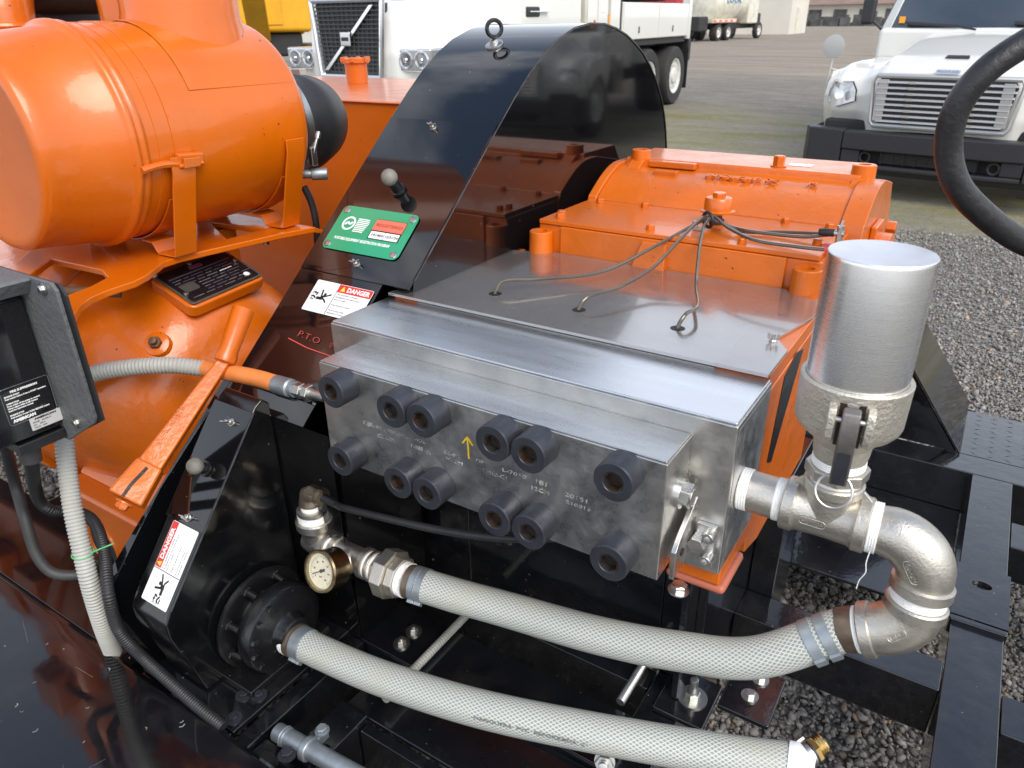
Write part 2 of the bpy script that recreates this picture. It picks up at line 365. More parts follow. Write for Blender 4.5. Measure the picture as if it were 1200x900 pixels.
def rrect(c, xd, yd, w, h, r, seg=4):                             # rounded rectangle outline
    c, xd, yd = V(c), V(xd).normalized(), V(yd).normalized(); o = []
    for sx_, sy_, a0 in ((1, 1, 0), (-1, 1, PI/2), (-1, -1, PI), (1, -1, 1.5*PI)):
        for i in range(seg+1):
            a = a0+PI/2*i/seg; o.append(c+xd*(sx_*(w/2-r)+r*math.cos(a))+yd*(sy_*(h/2-r)+r*math.sin(a)))
    return o
def dup(o, parent=None):
    c = o.copy(); COL.objects.link(c); c.parent = parent
    for ch in list(o.children): dup(ch, c)
    return c

# ================================================================== ground, frame
gx = MB(); gx.add([(-900, -60, 0), (900, -60, 0), (900, 1500, 0), (-900, 1500, 0)], [(0, 1, 2, 3)])
struct(gx.build('ground', ground_mat(), smooth=0))

def stones():
    ico = bmesh.new(); bmesh.ops.create_icosphere(ico, subdivisions=1, radius=1); bv = np.array([v.co[:] for v in ico.verts]); bf = np.array([[v.index for v in f.verts] for f in ico.faces]); ico.free()
    pts = []
    for x0, x1, y0, y1, dens, sz in ((-3.6, -1.5, .8, 2.6, 4200, .0074), (-1.5, .9, .5, 2.6, 9000, .0064), (-.9, 1.3, 2.6, 4.2, 8000, .0054), (-.8, 1.4, 4.2, 6.6, 2600, .0062)):
        n = int((x1-x0)*(y1-y0)*dens); a = rng.random((n, 3)); pts.append(np.column_stack([x0+(x1-x0)*a[:, 0], y0+(y1-y0)*a[:, 1], sz*np.exp(rng.normal(0, .36, n))]))
    p = np.concatenate(pts); n = len(p); nv = len(bv)
    q = rng.normal(size=(n, 4)); q /= np.linalg.norm(q, axis=1)[:, None]; a, b, c, d = q.T
    R3 = np.stack([np.stack([1-2*(c*c+d*d), 2*(b*c-a*d), 2*(b*d+a*c)], 1), np.stack([2*(b*c+a*d), 1-2*(b*b+d*d), 2*(c*d-a*b)], 1), np.stack([2*(b*d-a*c), 2*(c*d+a*b), 1-2*(b*b+c*c)], 1)], 1)
    sc = p[:, 2][:, None]*np.column_stack([rng.uniform(.8, 1.35, n), rng.uniform(.6, 1.05, n), rng.uniform(.45, .85, n)])
    vv = bv[None]*sc[:, None, :]*(1+rng.uniform(-.36, .36, (n, nv, 1))); vv = np.einsum('nij,nkj->nki', R3, vv)
    vv[:, :, 0] += p[:, 0:1]; vv[:, :, 1] += p[:, 1:2]; vv[:, :, 2] += (p[:, 2]*.35)[:, None]+rng.uniform(0, .006, (n, 1))
    me = bpy.data.meshes.new('gravel'); F = (bf[None]+(np.arange(n)*nv)[:, None, None]).reshape(-1, 3)
    me.vertices.add(n*nv); me.vertices.foreach_set('co', vv.reshape(-1)); me.loops.add(F.size); me.loops.foreach_set('vertex_index', F.reshape(-1).astype(np.int32))
    me.polygons.add(len(F)); me.polygons.foreach_set('loop_start', np.arange(0, F.size, 3, dtype=np.int32)); me.update(calc_edges=True)
    at = me.color_attributes.new('tone', 'FLOAT_COLOR', 'POINT'); g = rng.beta(1.6, 2.4, n)
    warm = rng.random(n)[:, None]; base = np.where(warm < .09, np.array([[.34, .26, .18]]), np.array([[.29, .275, .255]]))
    colr = base*(.42+1.05*g[:, None]); cc = np.ones((n, nv, 4)); cc[:, :, :3] = colr[:, None, :]; at.data.foreach_set('color', cc.reshape(-1))
    m = bpy.data.materials.new('gravel_stone'); m.use_nodes = True; b = m.node_tree.nodes['Principled BSDF']; k = m.node_tree.nodes.new('ShaderNodeVertexColor'); k.layer_name = 'tone'
    m.node_tree.links.new(k.outputs[0], b.inputs['Base Color']); b.inputs['Roughness'].default_value = .75
    me.materials.append(m); o = bpy.data.objects.new('gravel', me); COL.objects.link(o); o['kind'] = 'stuff'
stones()

# ---- trailer frame (trailer coordinates: x along the pump's plungers' row, y away from the camera)
FR = thing('trailer_frame', 'black painted steel trailer frame of rails and crossmembers under the whole pump unit', 'trailer frame', (-.2, 1.2, .2))
def bm_box(name, x0, x1, y0, y1, z0, z1, m=BLACKF, p=FR, bev=.003):
    return MB().box(x0, x1, y0, y1, z0, z1).build(name, m, p, bev=bev)
Zf = .600
bm_box('side_rail', .130, .228, .30, 2.19, Zf-.13, Zf)
bm_box('crossmember', -.27, .1285, 1.292, 1.380, Zf-.12, Zf-.001)
bm_box('crossmember', -.27, .1285, .40, .60, Zf-.12, Zf-.002)
bm_box('crossmember', .2295, .66, 1.868, 1.985, Zf-.10, Zf-.001)
bm_box('crossmember', .2295, .66, 1.245, 1.345, Zf-.10, Zf-.001)
bm_box('crossmember', .2295, .66, .62, .74, Zf-.10, Zf-.001)
bm_box('side_rail', .662, .74, .30, 2.19, Zf-.13, Zf)
bm_box('end_plate', -.30, 1.6, 2.1915, 2.30, Zf-.14, Zf-.0005)
bm_box('side_rail', -.345, -.272, .60, 2.19, Zf-.14, Zf-.001)
bm_box('crossmember', -1.9, -.347, .80, .925, Zf-.006, Zf, bev=.0015)          # flange of the angle beam
bm_box('beam_web', -1.9, -.347, .801, .810, Zf-.14, Zf-.007, bev=.001)
bm_box('crossmember', -1.9, -.347, .998, 1.05, Zf-.14, Zf-.001)
bm_box('floor_plate', -.271, .1285, 1.70, 2.19, .46, .47)
bm_box('side_rail', -.93, -.895, .30, .798, Zf-.13, Zf+.002)
bm_box('floor_plate', -.83, -.347, .672, .798, Zf-.03, Zf-.02)
bm_box('side_rail', -.835, -.77, .30, .671, Zf-.13, Zf-.010)
bm_box('crossmember', -.893, -.347, .30, .535, Zf-.13, Zf-.010, bev=.002)
bm_box('crossmember', -.768, -.347, .645, .668, Zf-.13, Zf-.025)
bm_box('floor_plate', -1.9, -1.2015, .50, .798, Zf-.05, Zf-.04)
bm_box('side_rail', -1.99, -1.91, .30, 2.19, Zf-.13, Zf)
bm_box('side_rail', -1.27, -1.21, 1.06, 2.19, Zf-.14, Zf-.004)
bm_box('crossmember', -1.9, -.347, 2.0, 2.19, Zf-.14, Zf-.004)
# raised bracket plate with a hole
bp = MB(); o_ = []; x0, x1, y0, y1 = .126, .232, 1.525, 1.722; cx, cy = .178, 1.655
outer = [(x0, y0), (x1, y0), (x1, y1), (x0, y1)]; nh = 16
ang = [math.atan2(b-cy, a-cx) for a, b in outer]
ring = [(cx+.020*math.cos(2*PI*i/nh), cy+.014*math.sin(2*PI*i/nh)) for i in range(nh)]
sqp = []
for i in range(nh):
    a = 2*PI*i/nh; dx, dy = math.cos(a), math.sin(a); k = min((x1-cx)/dx if dx > 1e-9 else ((x0-cx)/dx if dx < -1e-9 else 9), (y1-cy)/dy if dy > 1e-9 else ((y0-cy)/dy if dy < -1e-9 else 9)); sqp.append((cx+dx*k, cy+dy*k))
for zz in (Zf+.0015, Zf+.0115):
    pass
v = [(a, b, Zf+.0115) for a, b in ring]+[(a, b, Zf+.0115) for a, b in sqp]+[(a, b, Zf+.0015) for a, b in ring]+[(a, b, Zf+.0015) for a, b in sqp]
f = []
for i in range(nh):
    j = (i+1) % nh; f += [(i, j, nh+j, nh+i), (2*nh+i, 3*nh+i, 3*nh+j, 2*nh+j), (i, 2*nh+i, 2*nh+j, j), (nh+i, nh+j, 3*nh+j, 3*nh+i)]
bp.add(v, f)
for cxx, cyy, qi in ((x1, y1, 0), (x0, y1, 0), (x0, y0, 0), (x1, y0, 0)):
    near = sorted(range(nh), key=lambda i: (sqp[i][0]-cxx)**2+(sqp[i][1]-cyy)**2)[:2]
    bp.add([(cxx, cyy, Zf+.0113), (*sqp[near[0]], Zf+.0113), (*sqp[near[1]], Zf+.0113), (cxx, cyy, Zf+.0017), (*sqp[near[0]], Zf+.0017), (*sqp[near[1]], Zf+.0017)], [(0, 1, 2), (3, 5, 4), (0, 3, 4, 1), (0, 2, 5, 3)])
bp.build('bracket_plate', BLACKF, FR, smooth=0)
bm_box('bracket_lip', .126, .232, 1.507, 1.5235, Zf-.03, Zf+.0105)
# tread plate with raised lozenges
tp = bm_box('tread_plate', .02, 1.6, 2.3015, 2.62, Zf-.012, Zf-.001)
tr = MB()
for i in range(36):
    for j in range(9):
        x = .04+i*.043; y = 2.32+j*.034; a = (1 if (i+j) % 2 else -1)*.62
        c, s_ = math.cos(a), math.sin(a)
        tr.add([(x+u_*c-v_*s_, y+u_*s_+v_*c, z_) for (u_, v_, z_) in ((-.016, 0, Zf-.0012), (0, -.0035, Zf-.0012), (.016, 0, Zf-.0012), (0, .0035, Zf-.0012), (0, 0, Zf+.0004))], [(0, 1, 4), (1, 2, 4), (2, 3, 4), (3, 0, 4)])
t_ = tr.build('raised_tread', BLACKF, FR, smooth=0); t_['kind'] = 'stuff'
# bolts lying on the frame
def hexbolt(name, parent, p, axis=(0, 0, 1), r=.011, h=.008, wr=.017, stud=0, m=ZINC, wm=ZINC):
    p = V(p); ax = V(axis).normalized(); b = MB(); b.cyl(p, p+ax*.0025, wr, n=20)
    b.hexp(p+ax*.0025, p+ax*(.0025+h), r)
    if stud: b.cyl(p+ax*(.0025+h), p+ax*(.0025+h+stud), r*.55, n=14, bev=.001)
    else: b.cyl(p+ax*(.0025+h), p+ax*(.0035+h), r*.7, n=14)
    return b.build(name, m, parent)
for p in ((-.825, .835), (-.825, .875)): hexbolt('bolt', FR, (*p, Zf+.0005), r=.0095, wr=.0175, stud=.006)
hexbolt('anchor_stud', FR, (-.262, 1.012, Zf+.0135), r=.014, h=.013, wr=.028, stud=.032)
bm_box('anchor_pad', -.318, -.222, .955, 1.07, Zf-.0, Zf+.013)
pl = bm_box('bolt_plate', -.2205, -.125, 1.035, 1.160, Zf-.012, Zf+.0)
for p in ((-.168, 1.135), (-.174, 1.085)): hexbolt('bolt', FR, (*p, Zf+.0005), r=.010, wr=.0165, stud=0)
# belt tension rods
for x, ya, yb in ((-.75, .70, 1.0), (-.372, .93, 1.07)):
    b = MB(); P = [V((x, ya+(yb-ya)*i/90, Zf+.014)) for i in range(91)]
    b.tube(P, [.0092 if i % 2 else .0080 for i in range(91)], 12); b.build('threaded_rod', GREYH if x < -.5 else ZINC, FR)
hexbolt('rod_nut', FR, (-.34, .80, Zf+.02), axis=(.3, -1, .5), r=.016, h=.014, wr=.018, stud=.01)
MB().tube([V((-.34, .80+i*.003, Zf+.018+i*.001)) for i in range(20)], .0085, 12).build('threaded_rod', ZINC, FR)

# ---- clamp pipe bottom left
cp = thing('rail_pipe', 'grey galvanised pipe stub with clamp, lying over the frame below the lower hose', 'pipe', (-.80, .55, Zf))
MB().cyl((-.868, .543, Zf+.014), (-.66, .556, Zf+.016), .0165, n=24, bev=.0015).build('pipe', GALV, cp)
MB().torus((-.848, .544, Zf+.0142), (1, .06, 0), .0165, .0022, 24, 8).torus((-.842, .5444, Zf+.0142), (1, .06, 0), .0165, .0014, 24, 8).build('pipe_ring', GALV, cp)
MB().cyl((-.800, .5474, Zf+.0145), (-.786, .5483, Zf+.0147), .0215, n=24, bev=.002).box(-.799, -.787, .555, .592, Zf+.002, Zf+.022).build('clamp', GALV, cp, bev=.002)
hexbolt('clamp_bolt', cp, (-.793, .583, Zf+.0225), r=.010, wr=.013, h=.008, m=GALV)
hexbolt('clamp_bolt', cp, (-.812, .518, Zf+.018), r=.011, wr=.016, h=.009, m=BOLTM)

# ================================================================== plunger pump
PU = thing('plunger_pump', 'orange high pressure plunger pump with a bright steel fluid end and twelve big socket screws', 'pump', (-.58, 1.3, .93))
fb = MB().box(-.960, -.213, .8745, 1.0385, 1.026, 1.2735).build('fluid_block', STEELF, PU, bev=.0018)
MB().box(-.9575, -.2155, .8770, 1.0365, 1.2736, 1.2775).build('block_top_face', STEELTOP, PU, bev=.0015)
MB().box(-.2129, -.2125, .885, 1.034, 1.03, 1.265).build('block_end_face', STEELF, PU)
MB().box(-.9025, -.273, .785, .8743, 1.054, 1.2432).build('discharge_plate', STEELF, PU, bev=.0016)
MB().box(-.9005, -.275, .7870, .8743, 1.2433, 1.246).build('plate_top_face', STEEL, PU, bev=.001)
# socket screws
def screw_mesh():
    b = MB(); n = 36; R0, Rh, L_ = .0290, .0135, .0385
    prof = [(0, R0), (L_-.0022, R0), (L_-.0012, R0-.0004), (L_, R0-.0018)]
    b.lathe((0, 0, 0), (0, -1, 0), prof, n, cap=False)
    x, y, z = basis((0, -1, 0)); o = [x*((R0-.0018)*math.cos(2*PI*i/n))+y*((R0-.0018)*math.sin(2*PI*i/n))+z*L_ for i in range(n)]
    def hx(rr, d):
        r_ = []
        for i in range(n):
            a = 2*PI*i/n; s6 = PI/3; k = (a % s6)-s6/2; q = rr*math.cos(s6/2)/math.cos(k); r_.append(x*(q*math.cos(a))+y*(q*math.sin(a))+z*d)
        return r_
    rings = [o, [x*((.0158)*math.cos(2*PI*i/n))+y*((.0158)*math.sin(2*PI*i/n))+z*(L_) for i in range(n)], [x*((.0150)*math.cos(2*PI*i/n))+y*((.0150)*math.sin(2*PI*i/n))+z*(L_-.0009) for i in range(n)], hx(Rh, L_-.0014), hx(Rh*.97, L_-.013)]
    v = sum(rings, []); f = []
    for j in range(4):
        for i in range(n): f.append((j*n+i, j*n+(i+1) % n, (j+1)*n+(i+1) % n, (j+1)*n+i))
    f.append(tuple(range(4*n, 5*n))); b.add(v, f)
    me = b.data('socket_screw', [BOLTM, SOCK], smooth=24)
    for p in me.polygons:
        c = p.center
        if abs(c.x)**2+abs(c.z)**2 < .0142**2 and c.y > -.0376: p.material_index = 1
    return me
sm = screw_mesh(); wm = MB().lathe((0, 0, 0), (0, -1, 0), [(-.0004, .0322), (.0008, .0322), (.0014, .0315)], 36).data('screw_seat', STEELF)
for zz in (1.218, 1.086):
    for xx in (-.840, -.711, -.651, -.521, -.461, -.331):
        s_ = bpy.data.objects.new('socket_screw', sm); COL.objects.link(s_); s_.parent = PU; s_.location = V((xx, .7848, zz))-PU.location; s_.rotation_euler = (0, random.uniform(0, 6), 0)
# stencil and arrow on the plate: paint, a fraction of a millimetre thick
yp = .7847
for tx, x_, z_, h_, wd in (('CER-A80(0010)1L-', -.803, 1.1675, .0125, .100), ('CLA-2X', -.772, 1.152, .011, .040), ('-X/6', -.690, 1.1695, .010, .022), ('1-005', -.700, 1.154, .012, .024), ('Y-', -.668, 1.152, .010, .010),
                           ('0C-091', -.630, 1.164, .010, .030), ('X-2M', -.628, 1.153, .010, .034), ('M0-', -.568, 1.170, .010, .016), ('0M10-C1', -.556, 1.154, .012, .044), ('L-7010', -.520, 1.168, .011, .042), ('1B1', -.463, 1.167, .012, .018),
                           ('12CM', -.470, 1.1535, .011, .030), ('20151', -.412, 1.162, .011, .036), ('210015', -.410, 1.150, .009, .040)):
    text(tx, h_*.85, CHALK, PU, (x_-.010, yp-.0003, z_-.019), (1, 0, 0), (0, 0, 1), 'stencil_lettering', w=wd, bold=0)
ar = MB(); ya_ = yp-.0004
def stroke(b, pts, wd, nrm, th=.0003):
    P = [V(p) for p in pts]; nrm = V(nrm)
    for a, c in zip(P[:-1], P[1:]):
        d = (c-a).normalized(); s_ = nrm.cross(d).normalized()*wd/2; b.add([a-s_, c-s_, c+s_, a+s_, a-s_+nrm*th, c-s_+nrm*th, c+s_+nrm*th, a+s_+nrm*th], [(0, 1, 2, 3), (4, 5, 6, 7), (0, 1, 5, 4), (1, 2, 6, 5), (2, 3, 7, 6), (3, 0, 4, 7)])
stroke(ar, [(-.591, ya_, 1.151), (-.5915, ya_, 1.170), (-.5925, ya_, 1.187)], .0028, (0, -1, 0)); stroke(ar, [(-.602, ya_-.0001, 1.176), (-.5925, ya_-.0001, 1.189), (-.582, ya_-.0001, 1.177)], .0026, (0, -1, 0))
ar.build('painted_arrow', YEL, PU, smooth=0)
for (x, y, z) in ((-.70, 1.0, 0), (-.36, .95, 0)): pass
# plug and retainer hardware at the right end of the fluid end
MB().hexp((-.2735, .842, 1.168), (-.254, .842, 1.168), .0190, rot=.3).cyl((-.2735, .842, 1.168), (-.2665, .842, 1.168), .0215, n=24).cyl((-.254, .842, 1.168), (-.252, .842, 1.168), .012, n=20).build('hex_plug', STEEL, PU, bev=.0008)
rp = MB().prism([(-.262, .8735, 1.150), (-.262, .8735, 1.075), (-.262, .838, 1.055), (-.262, .8, 1.052), (-.262, .8, 1.098), (-.262, .812, 1.112)], (.007, 0, 0))
rp.build('retainer_plate', STEELF, PU, bev=.0008)
MB().cyl((-.2545, .825, 1.085), (-.2535, .825, 1.085), .006, n=16).build('plate_hole', SOCK, PU)
MB().box(-.250, -.222, .8665, .8738, 1.042, 1.112).build('retainer_block', STEEL, PU, bev=.001)
MB().hexp((-.243, .8664, 1.085), (-.243, .846, 1.085), .0135).build('cap_nut', STEEL, PU, bev=.001)
for p in ((-.2285, 1.102), (-.2285, 1.062)):
    b = MB(); b.lathe((p[0], .8664, p[1]), (0, -1, 0), [(0, .0090), (.0165, .0090), (.018, .0080), (.018, .0045), (.012, .0042)], 22); b.build('small_socket_screw', STEEL, PU)
# power end casting
def yz(profile, x0, x1): return MB().prism([(x0, y, z) for y, z in profile], (x1-x0, 0, 0))
yz([(1.0392, .955), (1.0392, 1.020), (1.0392, 1.255), (1.447, 1.262), (1.447, .93), (1.12, .93)], -.955, -.2150).build('crosshead_case', ORANGE_C, PU, bev=.003)
# rims under the smoked cover, with an open well between them
MB().box(-.950, -.895, 1.0395, 1.445, 1.2565, 1.2840).build('well_rim', ORANGE, PU, bev=.002)
MB().box(-.300, -.2165, 1.0395, 1.43, 1.2565, 1.2840).build('well_rim', ORANGE, PU, bev=.002)
MB().box(-.893, -.302, 1.0395, 1.06, 1.2565, 1.2835).build('well_rim', STEEL, PU, bev=.002)
MB().box(-.893, -.302, 1.062, 1.43, 1.2600, 1.2620).build('well_floor', STEELF, PU)
for x in (-.76, -.58, -.40): MB().cyl((x, 1.07, 1.2630), (x, 1.40, 1.2630), .016, n=20).build('plunger', STEEL, PU)
MB().box(-.862, -.240, 1.448, 1.70, .93, 1.350).build('gear_case', ORANGE_C, PU, bev=.006, seg=3)
MB().box(-.858, -.246, 1.444, 1.698, 1.3505, 1.3600).build('top_cover_plate', ORANGE, PU, bev=.0015)
MB().box(-.80, -.305, 1.4385, 1.4475, 1.285, 1.3495).build('front_panel', ORANGE_C, PU, bev=.002)
MB().prism([(-.62, 1.4380, 1.286), (-.545, 1.4380, 1.286), (-.545, 1.446, 1.345), (-.60, 1.446, 1.345)], (0, -.014, -.001)).build('front_rib', ORANGE_C, PU, bev=.002)
prof = [(1.6985, .93), (1.6985, 1.362)]
for i in range(9): a = i/8; prof.append((1.705+.150*a, 1.365+.058*math.sin(a*PI/2)**1.0))
prof += [(1.868, 1.425), (1.869, 1.438), (1.872, 1.4415), (2.06, 1.4415), (2.11, 1.38), (2.14, 1.25), (2.14, .93)]
yz(prof, -.842, -.262).build('crank_case', ORANGE_C, PU, bev=.002)
for xa, xb in ((-.866, -.8425), (-.2615, -.212)):
    pr = [(1.69, .95), (1.69, 1.345), (1.70, 1.368)]+[(1.705+.15*i/8, 1.372+.060*math.sin(i/8*PI/2)) for i in range(1, 9)]+[(1.90, 1.432), (2.04, 1.405), (2.10, 1.33), (2.15, 1.2), (2.15, .95)]
    yz(pr, xa, xb).build('end_flange', ORANGE_C, PU, bev=.003)
MB().box(-.2118, -.198, 1.80, 1.90, 1.05, 1.345).build('bearing_housing', ORANGE_C, PU, bev=.004)
MB().cyl((-.2118, 1.86, 1.20), (-.170, 1.86, 1.20), .12, n=40, bev=.006).build('bearing_cover', ORANGE_C, PU)
hexbolt('cover_bolt', PU, (-.198, 1.97, 1.31), (1, 0, 0), r=.017, h=.018, wr=.02, m=ORANGE_C)
# corner bosses
for (x, y, zt, r_, h_) in ((-.845, 1.430, 1.338, .0265, .08), (-.262, 1.432, 1.338, .0265, .08), (-.806, 1.880, 1.462, .0245, .05), (-.262, 1.90, 1.462, .0265, .05)):
    MB().lathe((x, y, zt-h_), (0, 0, 1), [(0, r_*1.05), (h_-.002, r_), (h_, r_-.002), (h_, r_*.52), (h_-.012, r_*.50)], 30).build('lifting_boss', ORANGE_C, PU)
    sy = 1 if y < 1.6 else -1
    MB().prism([(x-.018, y, zt-.012), (x-.018, y+sy*(.03 if sy > 0 else .075), zt-(.006 if sy > 0 else .055)), (x-.018, y+sy*.03, zt-h_-.01), (x-.018, y, zt-h_)], (.036, 0, 0)).build('boss_web', ORANGE_C, PU, bev=.003)
for p in ((-.832, 1.50), (-.822, 1.475), (-.815, 1.665), (-.70, 1.675), (-.52, 1.675), (-.37, 1.68), (-.60, 1.475), (-.27, 1.53), (-.277, 1.675), (-.40, 1.465)):
    hexbolt('cover_bolt', PU, (*p, 1.3602), r=.0095, h=.008, wr=.0095, m=ORANGE)
hexbolt('filler_plug', PU, (-.455, 1.905, 1.442), r=.0145, h=.022, wr=.019, m=ORANGE)
# raised casting marks on the crank cover
for i, (x0, x1) in enumerate(((-.735, -.675), (-.60, -.585), (-.565, -.548), (-.54, -.52), (-.505, -.49))):
    MB().box(x0, x1, 1.800, 1.825, 1.41, 1.4255).build('cast_mark', ORANGE_C, PU, bev=.002)
text('NO. 2 P X', .028, ORANGE_C, PU, (-.60, 1.797, 1.4215), (1, 0, 0), (0, .95, .14), 'cast_lettering', w=.17, ext=.003)
text('M', .026, ORANGE_C, PU, (-.36, 1.80, 1.422), (1, 0, 0), (0, .95, .14), 'cast_lettering', ext=.003)
MB().box(-.44, -.385, 1.93, 1.965, 1.4418, 1.4428).build('small_label', WHITE, PU)
MB().box(-.77, -.645, 1.845, 1.867, 1.425, 1.4405).build('casting_step', ORANGE_C, PU, bev=.003)
# breather
bx, by = -.497, 1.598
MB().lathe((bx, by, 1.3605), (0, 0, 1), [(0, .016), (.010, .016), (.012, .011), (.030, .011)], 24).build('breather_neck', BOLTM, PU)
MB().lathe((bx, by, 1.386), (0, 0, 1), [(0, .036), (.0035, .037), (.005, .033), (.006, .0305), (.026, .0300), (.031, .027), (.0325, .020), (.0325, .003)], 40).build('breather_cap', ORANGE, PU)
MB().hexp((bx, by, 1.4185), (bx, by, 1.428), .0145).build('breather_nut', ORANGE, PU, bev=.001)
# smoked cover sheet with holes and tubes
cs = MB().prism([(-.950, 1.022, 1.2850), (-.2165, 1.022, 1.2850), (-.2160, 1.13, 1.2850), (-.244, 1.175, 1.2850), (-.2165, 1.30, 1.2850), (-.2165, 1.40, 1.2850), (-.262, 1.4040, 1.2850), (-.300, 1.4365, 1.2850), (-.815, 1.4365, 1.2850), (-.915, 1.400, 1.2850)], (0, 0, .0055))
cs.build('smoked_cover_sheet', SHEET, PU, bev=.0008)
for x, y in ((-.765, 1.122), (-.584, 1.125), (-.398, 1.130)):
    MB().lathe((x, y, 1.2907), (0, 0, 1), [(0, .0125), (.0002, .0125), (.0003, .009)], 24).build('hole_ring', INK, PU)
for x, y in ((-.245, 1.150), (-.925, 1.115)):
    MB().cyl((x, y, 1.2905), (x, y, 1.305), .0032, n=12).hexp((x, y, 1.2905), (x, y, 1.2955), .0065).prism([(x-.009, y-.0012, 1.296), (x-.004, y-.0012, 1.296), (x-.006, y-.0012, 1.306), (x-.0095, y-.0012, 1.306)], (0, .0024, 0)).prism([(x+.004, y-.0012, 1.296), (x+.009, y-.0012, 1.296), (x+.0095, y-.0012, 1.306), (x+.006, y-.0012, 1.306)], (0, .0024, 0)).build('wing_nut', ZINC, PU)
def lube(name, pts, lab):
    o = MB().tube(smooth_path([(x, y, z-(.006 if 1.315 < z < 1.34 else 0)) for x, y, z in pts], 12), .0035, 10).build(name, TUBEM, None, loc=pts[0]); tag(o, lab, 'tube', 'brown oil tubes over the cover sheet'); return o
lube('oil_tube', [(-.765, 1.122, 1.27), (-.765, 1.124, 1.295), (-.755, 1.145, 1.318), (-.70, 1.20, 1.316), (-.62, 1.30, 1.318), (-.55, 1.42, 1.352), (-.510, 1.52, 1.378), (-.488, 1.545, 1.381), (-.45, 1.54, 1.372), (-.39, 1.52, 1.372), (-.30, 1.51, 1.376), (-.25, 1.515, 1.385)], 'brown tube from the left hole of the smoked cover sheet')
lube('oil_tube', [(-.584, 1.125, 1.27), (-.584, 1.127, 1.295), (-.574, 1.148, 1.318), (-.545, 1.21, 1.322), (-.525, 1.32, 1.335), (-.515, 1.43, 1.362), (-.503, 1.52, 1.388), (-.483, 1.535, 1.389), (-.44, 1.50, 1.378), (-.37, 1.45, 1.373), (-.29, 1.435, 1.375), (-.24, 1.44, 1.375)], 'brown tube from the middle hole of the smoked cover sheet')
lube('oil_tube', [(-.398, 1.130, 1.27), (-.398, 1.132, 1.294), (-.392, 1.150, 1.312), (-.390, 1.20, 1.312), (-.43, 1.30, 1.322), (-.470, 1.42, 1.358), (-.493, 1.515, 1.382), (-.475, 1.53, 1.382), (-.42, 1.535, 1.366), (-.35, 1.56, 1.368), (-.28, 1.56, 1.374), (-.242, 1.553, 1.378)], 'brown tube from the right hole of the smoked cover sheet')
oc = thing('hose_clip', 'black ring clip holding three brown tubes below the orange breather cap', 'clip', (-.495, 1.52, 1.362))
MB().torus((-.493, 1.525, 1.384), (.5, .8, .1), .0155, .0035, 28, 8).build('ring', RUBBER, oc)
MB().box(-.522, -.500, 1.515, 1.528, 1.3605, 1.368).build('base', ZINC, oc, bev=.001); hexbolt('screw', oc, (-.518, 1.520, 1.368), r=.006, wr=.007)
oc = thing('oil_fitting', 'small black and silver hose barb fitting behind the aluminium strainer lid', 'fitting', (-.24, 1.515, 1.36))
MB().cyl((-.268, 1.515, 1.388), (-.240, 1.515, 1.390), .0075, n=16, bev=.001).build('barb', RUBBER, oc); MB().cyl((-.240, 1.515, 1.390), (-.222, 1.515, 1.390), .006, n=12).cyl((-.230, 1.515, 1.362), (-.230, 1.515, 1.405), .0065, n=12).cyl((-.230, 1.50, 1.402), (-.230, 1.53, 1.411), .0022, n=8).build('valve', ZINC, oc)
MB().box(-.26, -.215, 1.49, 1.54, 1.3502, 1.362).build('fitting_seat', RED, oc, bev=.001)
# mounting foot, tag plate on the side, pedestal
MB().prism([(-.295, .893, .990), (-.2135, .893, .990), (-.2135, 1.037, .990), (-.295, 1.037, .990)], (0, 0, .0355)).build('mounting_foot', ORANGE, PU, bev=.004)
MB().box(-.300, -.2055, .894, 1.00, .972, .9885).build('foot_pad', mat('faded_orange_rubber', (.45, .13, .075), .5), PU, bev=.008)
hexbolt('foot_bolt', PU, (-.272, .886, .962), (0, 0, 1), r=.013, h=.01, wr=.017, m=STEELF)
MB().prism([(-.2145, 1.13, 1.245), (-.2145, 1.20, 1.262), (-.2145, 1.25, 1.25), (-.2145, 1.13, 1.085), (-.2145, 1.10, 1.10)], (.0010, 0, 0)).build('side_name_plate', BOXB, PU)
for x0, x1 in ((-.95, -.80), (-.35, -.268)): bm_box('pedestal', x0, x1, 1.0515, 2.0, Zf, .9285, BLACKF, PU)
bm_box('pedestal_front', -.800, -.350, 1.052, 1.065, Zf, .93, BLACKF, PU)
bm_box('strut', -.298, -.284, .99, 1.0505, Zf+.014, .962, BLACKF, PU)
bm_box('frame_post', -.2665, -.2115, 1.381, 1.55, Zf-.1, .925, BLACKF, FR)

# ================================================================== suction strainer, tee and elbows
def ridged(d, r, n=5): return [(d*i/(2*n), r+(.0007 if i % 2 else 0)) for i in range(2*n+1)]
cy_ = .933; cxn = -.092
SC = thing('strainer_can', 'tall brushed aluminium can standing on a cam lever coupling right of the pump', 'strainer', (cxn, cy_, 1.24))
MB().lathe((cxn, cy_, 1.352), (0, 0, 1), [(0, .0585), (.002, .0600), (.1555, .0600), (.159, .0592)], 72).build('can_body', ALU, SC)
MB().lathe((cxn, cy_, 1.5112), (0, 0, 1), [(0, .0592), (.0012, .0585), (.0016, .0560), (.0008, .030), (.0006, .001)], 72).build('can_lid', ALUTOP, SC)
MB().lathe((cxn, cy_, 1.262), (0, 0, 1), [(0, .036), (.012, .044), (.022, .057), (.030, .0632), (.036, .0650), (.086, .0660), (.0925, .0665), (.0945, .0650), (.0945, .0605), (.088, .0600)], 64).build('coupler_body', CASTSAND, SC)
MB().lathe((cxn, cy_, 1.238), (0, 0, 1), [(0, .033), (.010, .035), (.024, .036)], 48).build('coupler_neck', CASTSAND, SC)
MB().lathe((cxn, cy_, 1.2265), (0, 0, 1), ridged(.0115, .0332, 4), 48).build('thread_tape', TAPE, SC)
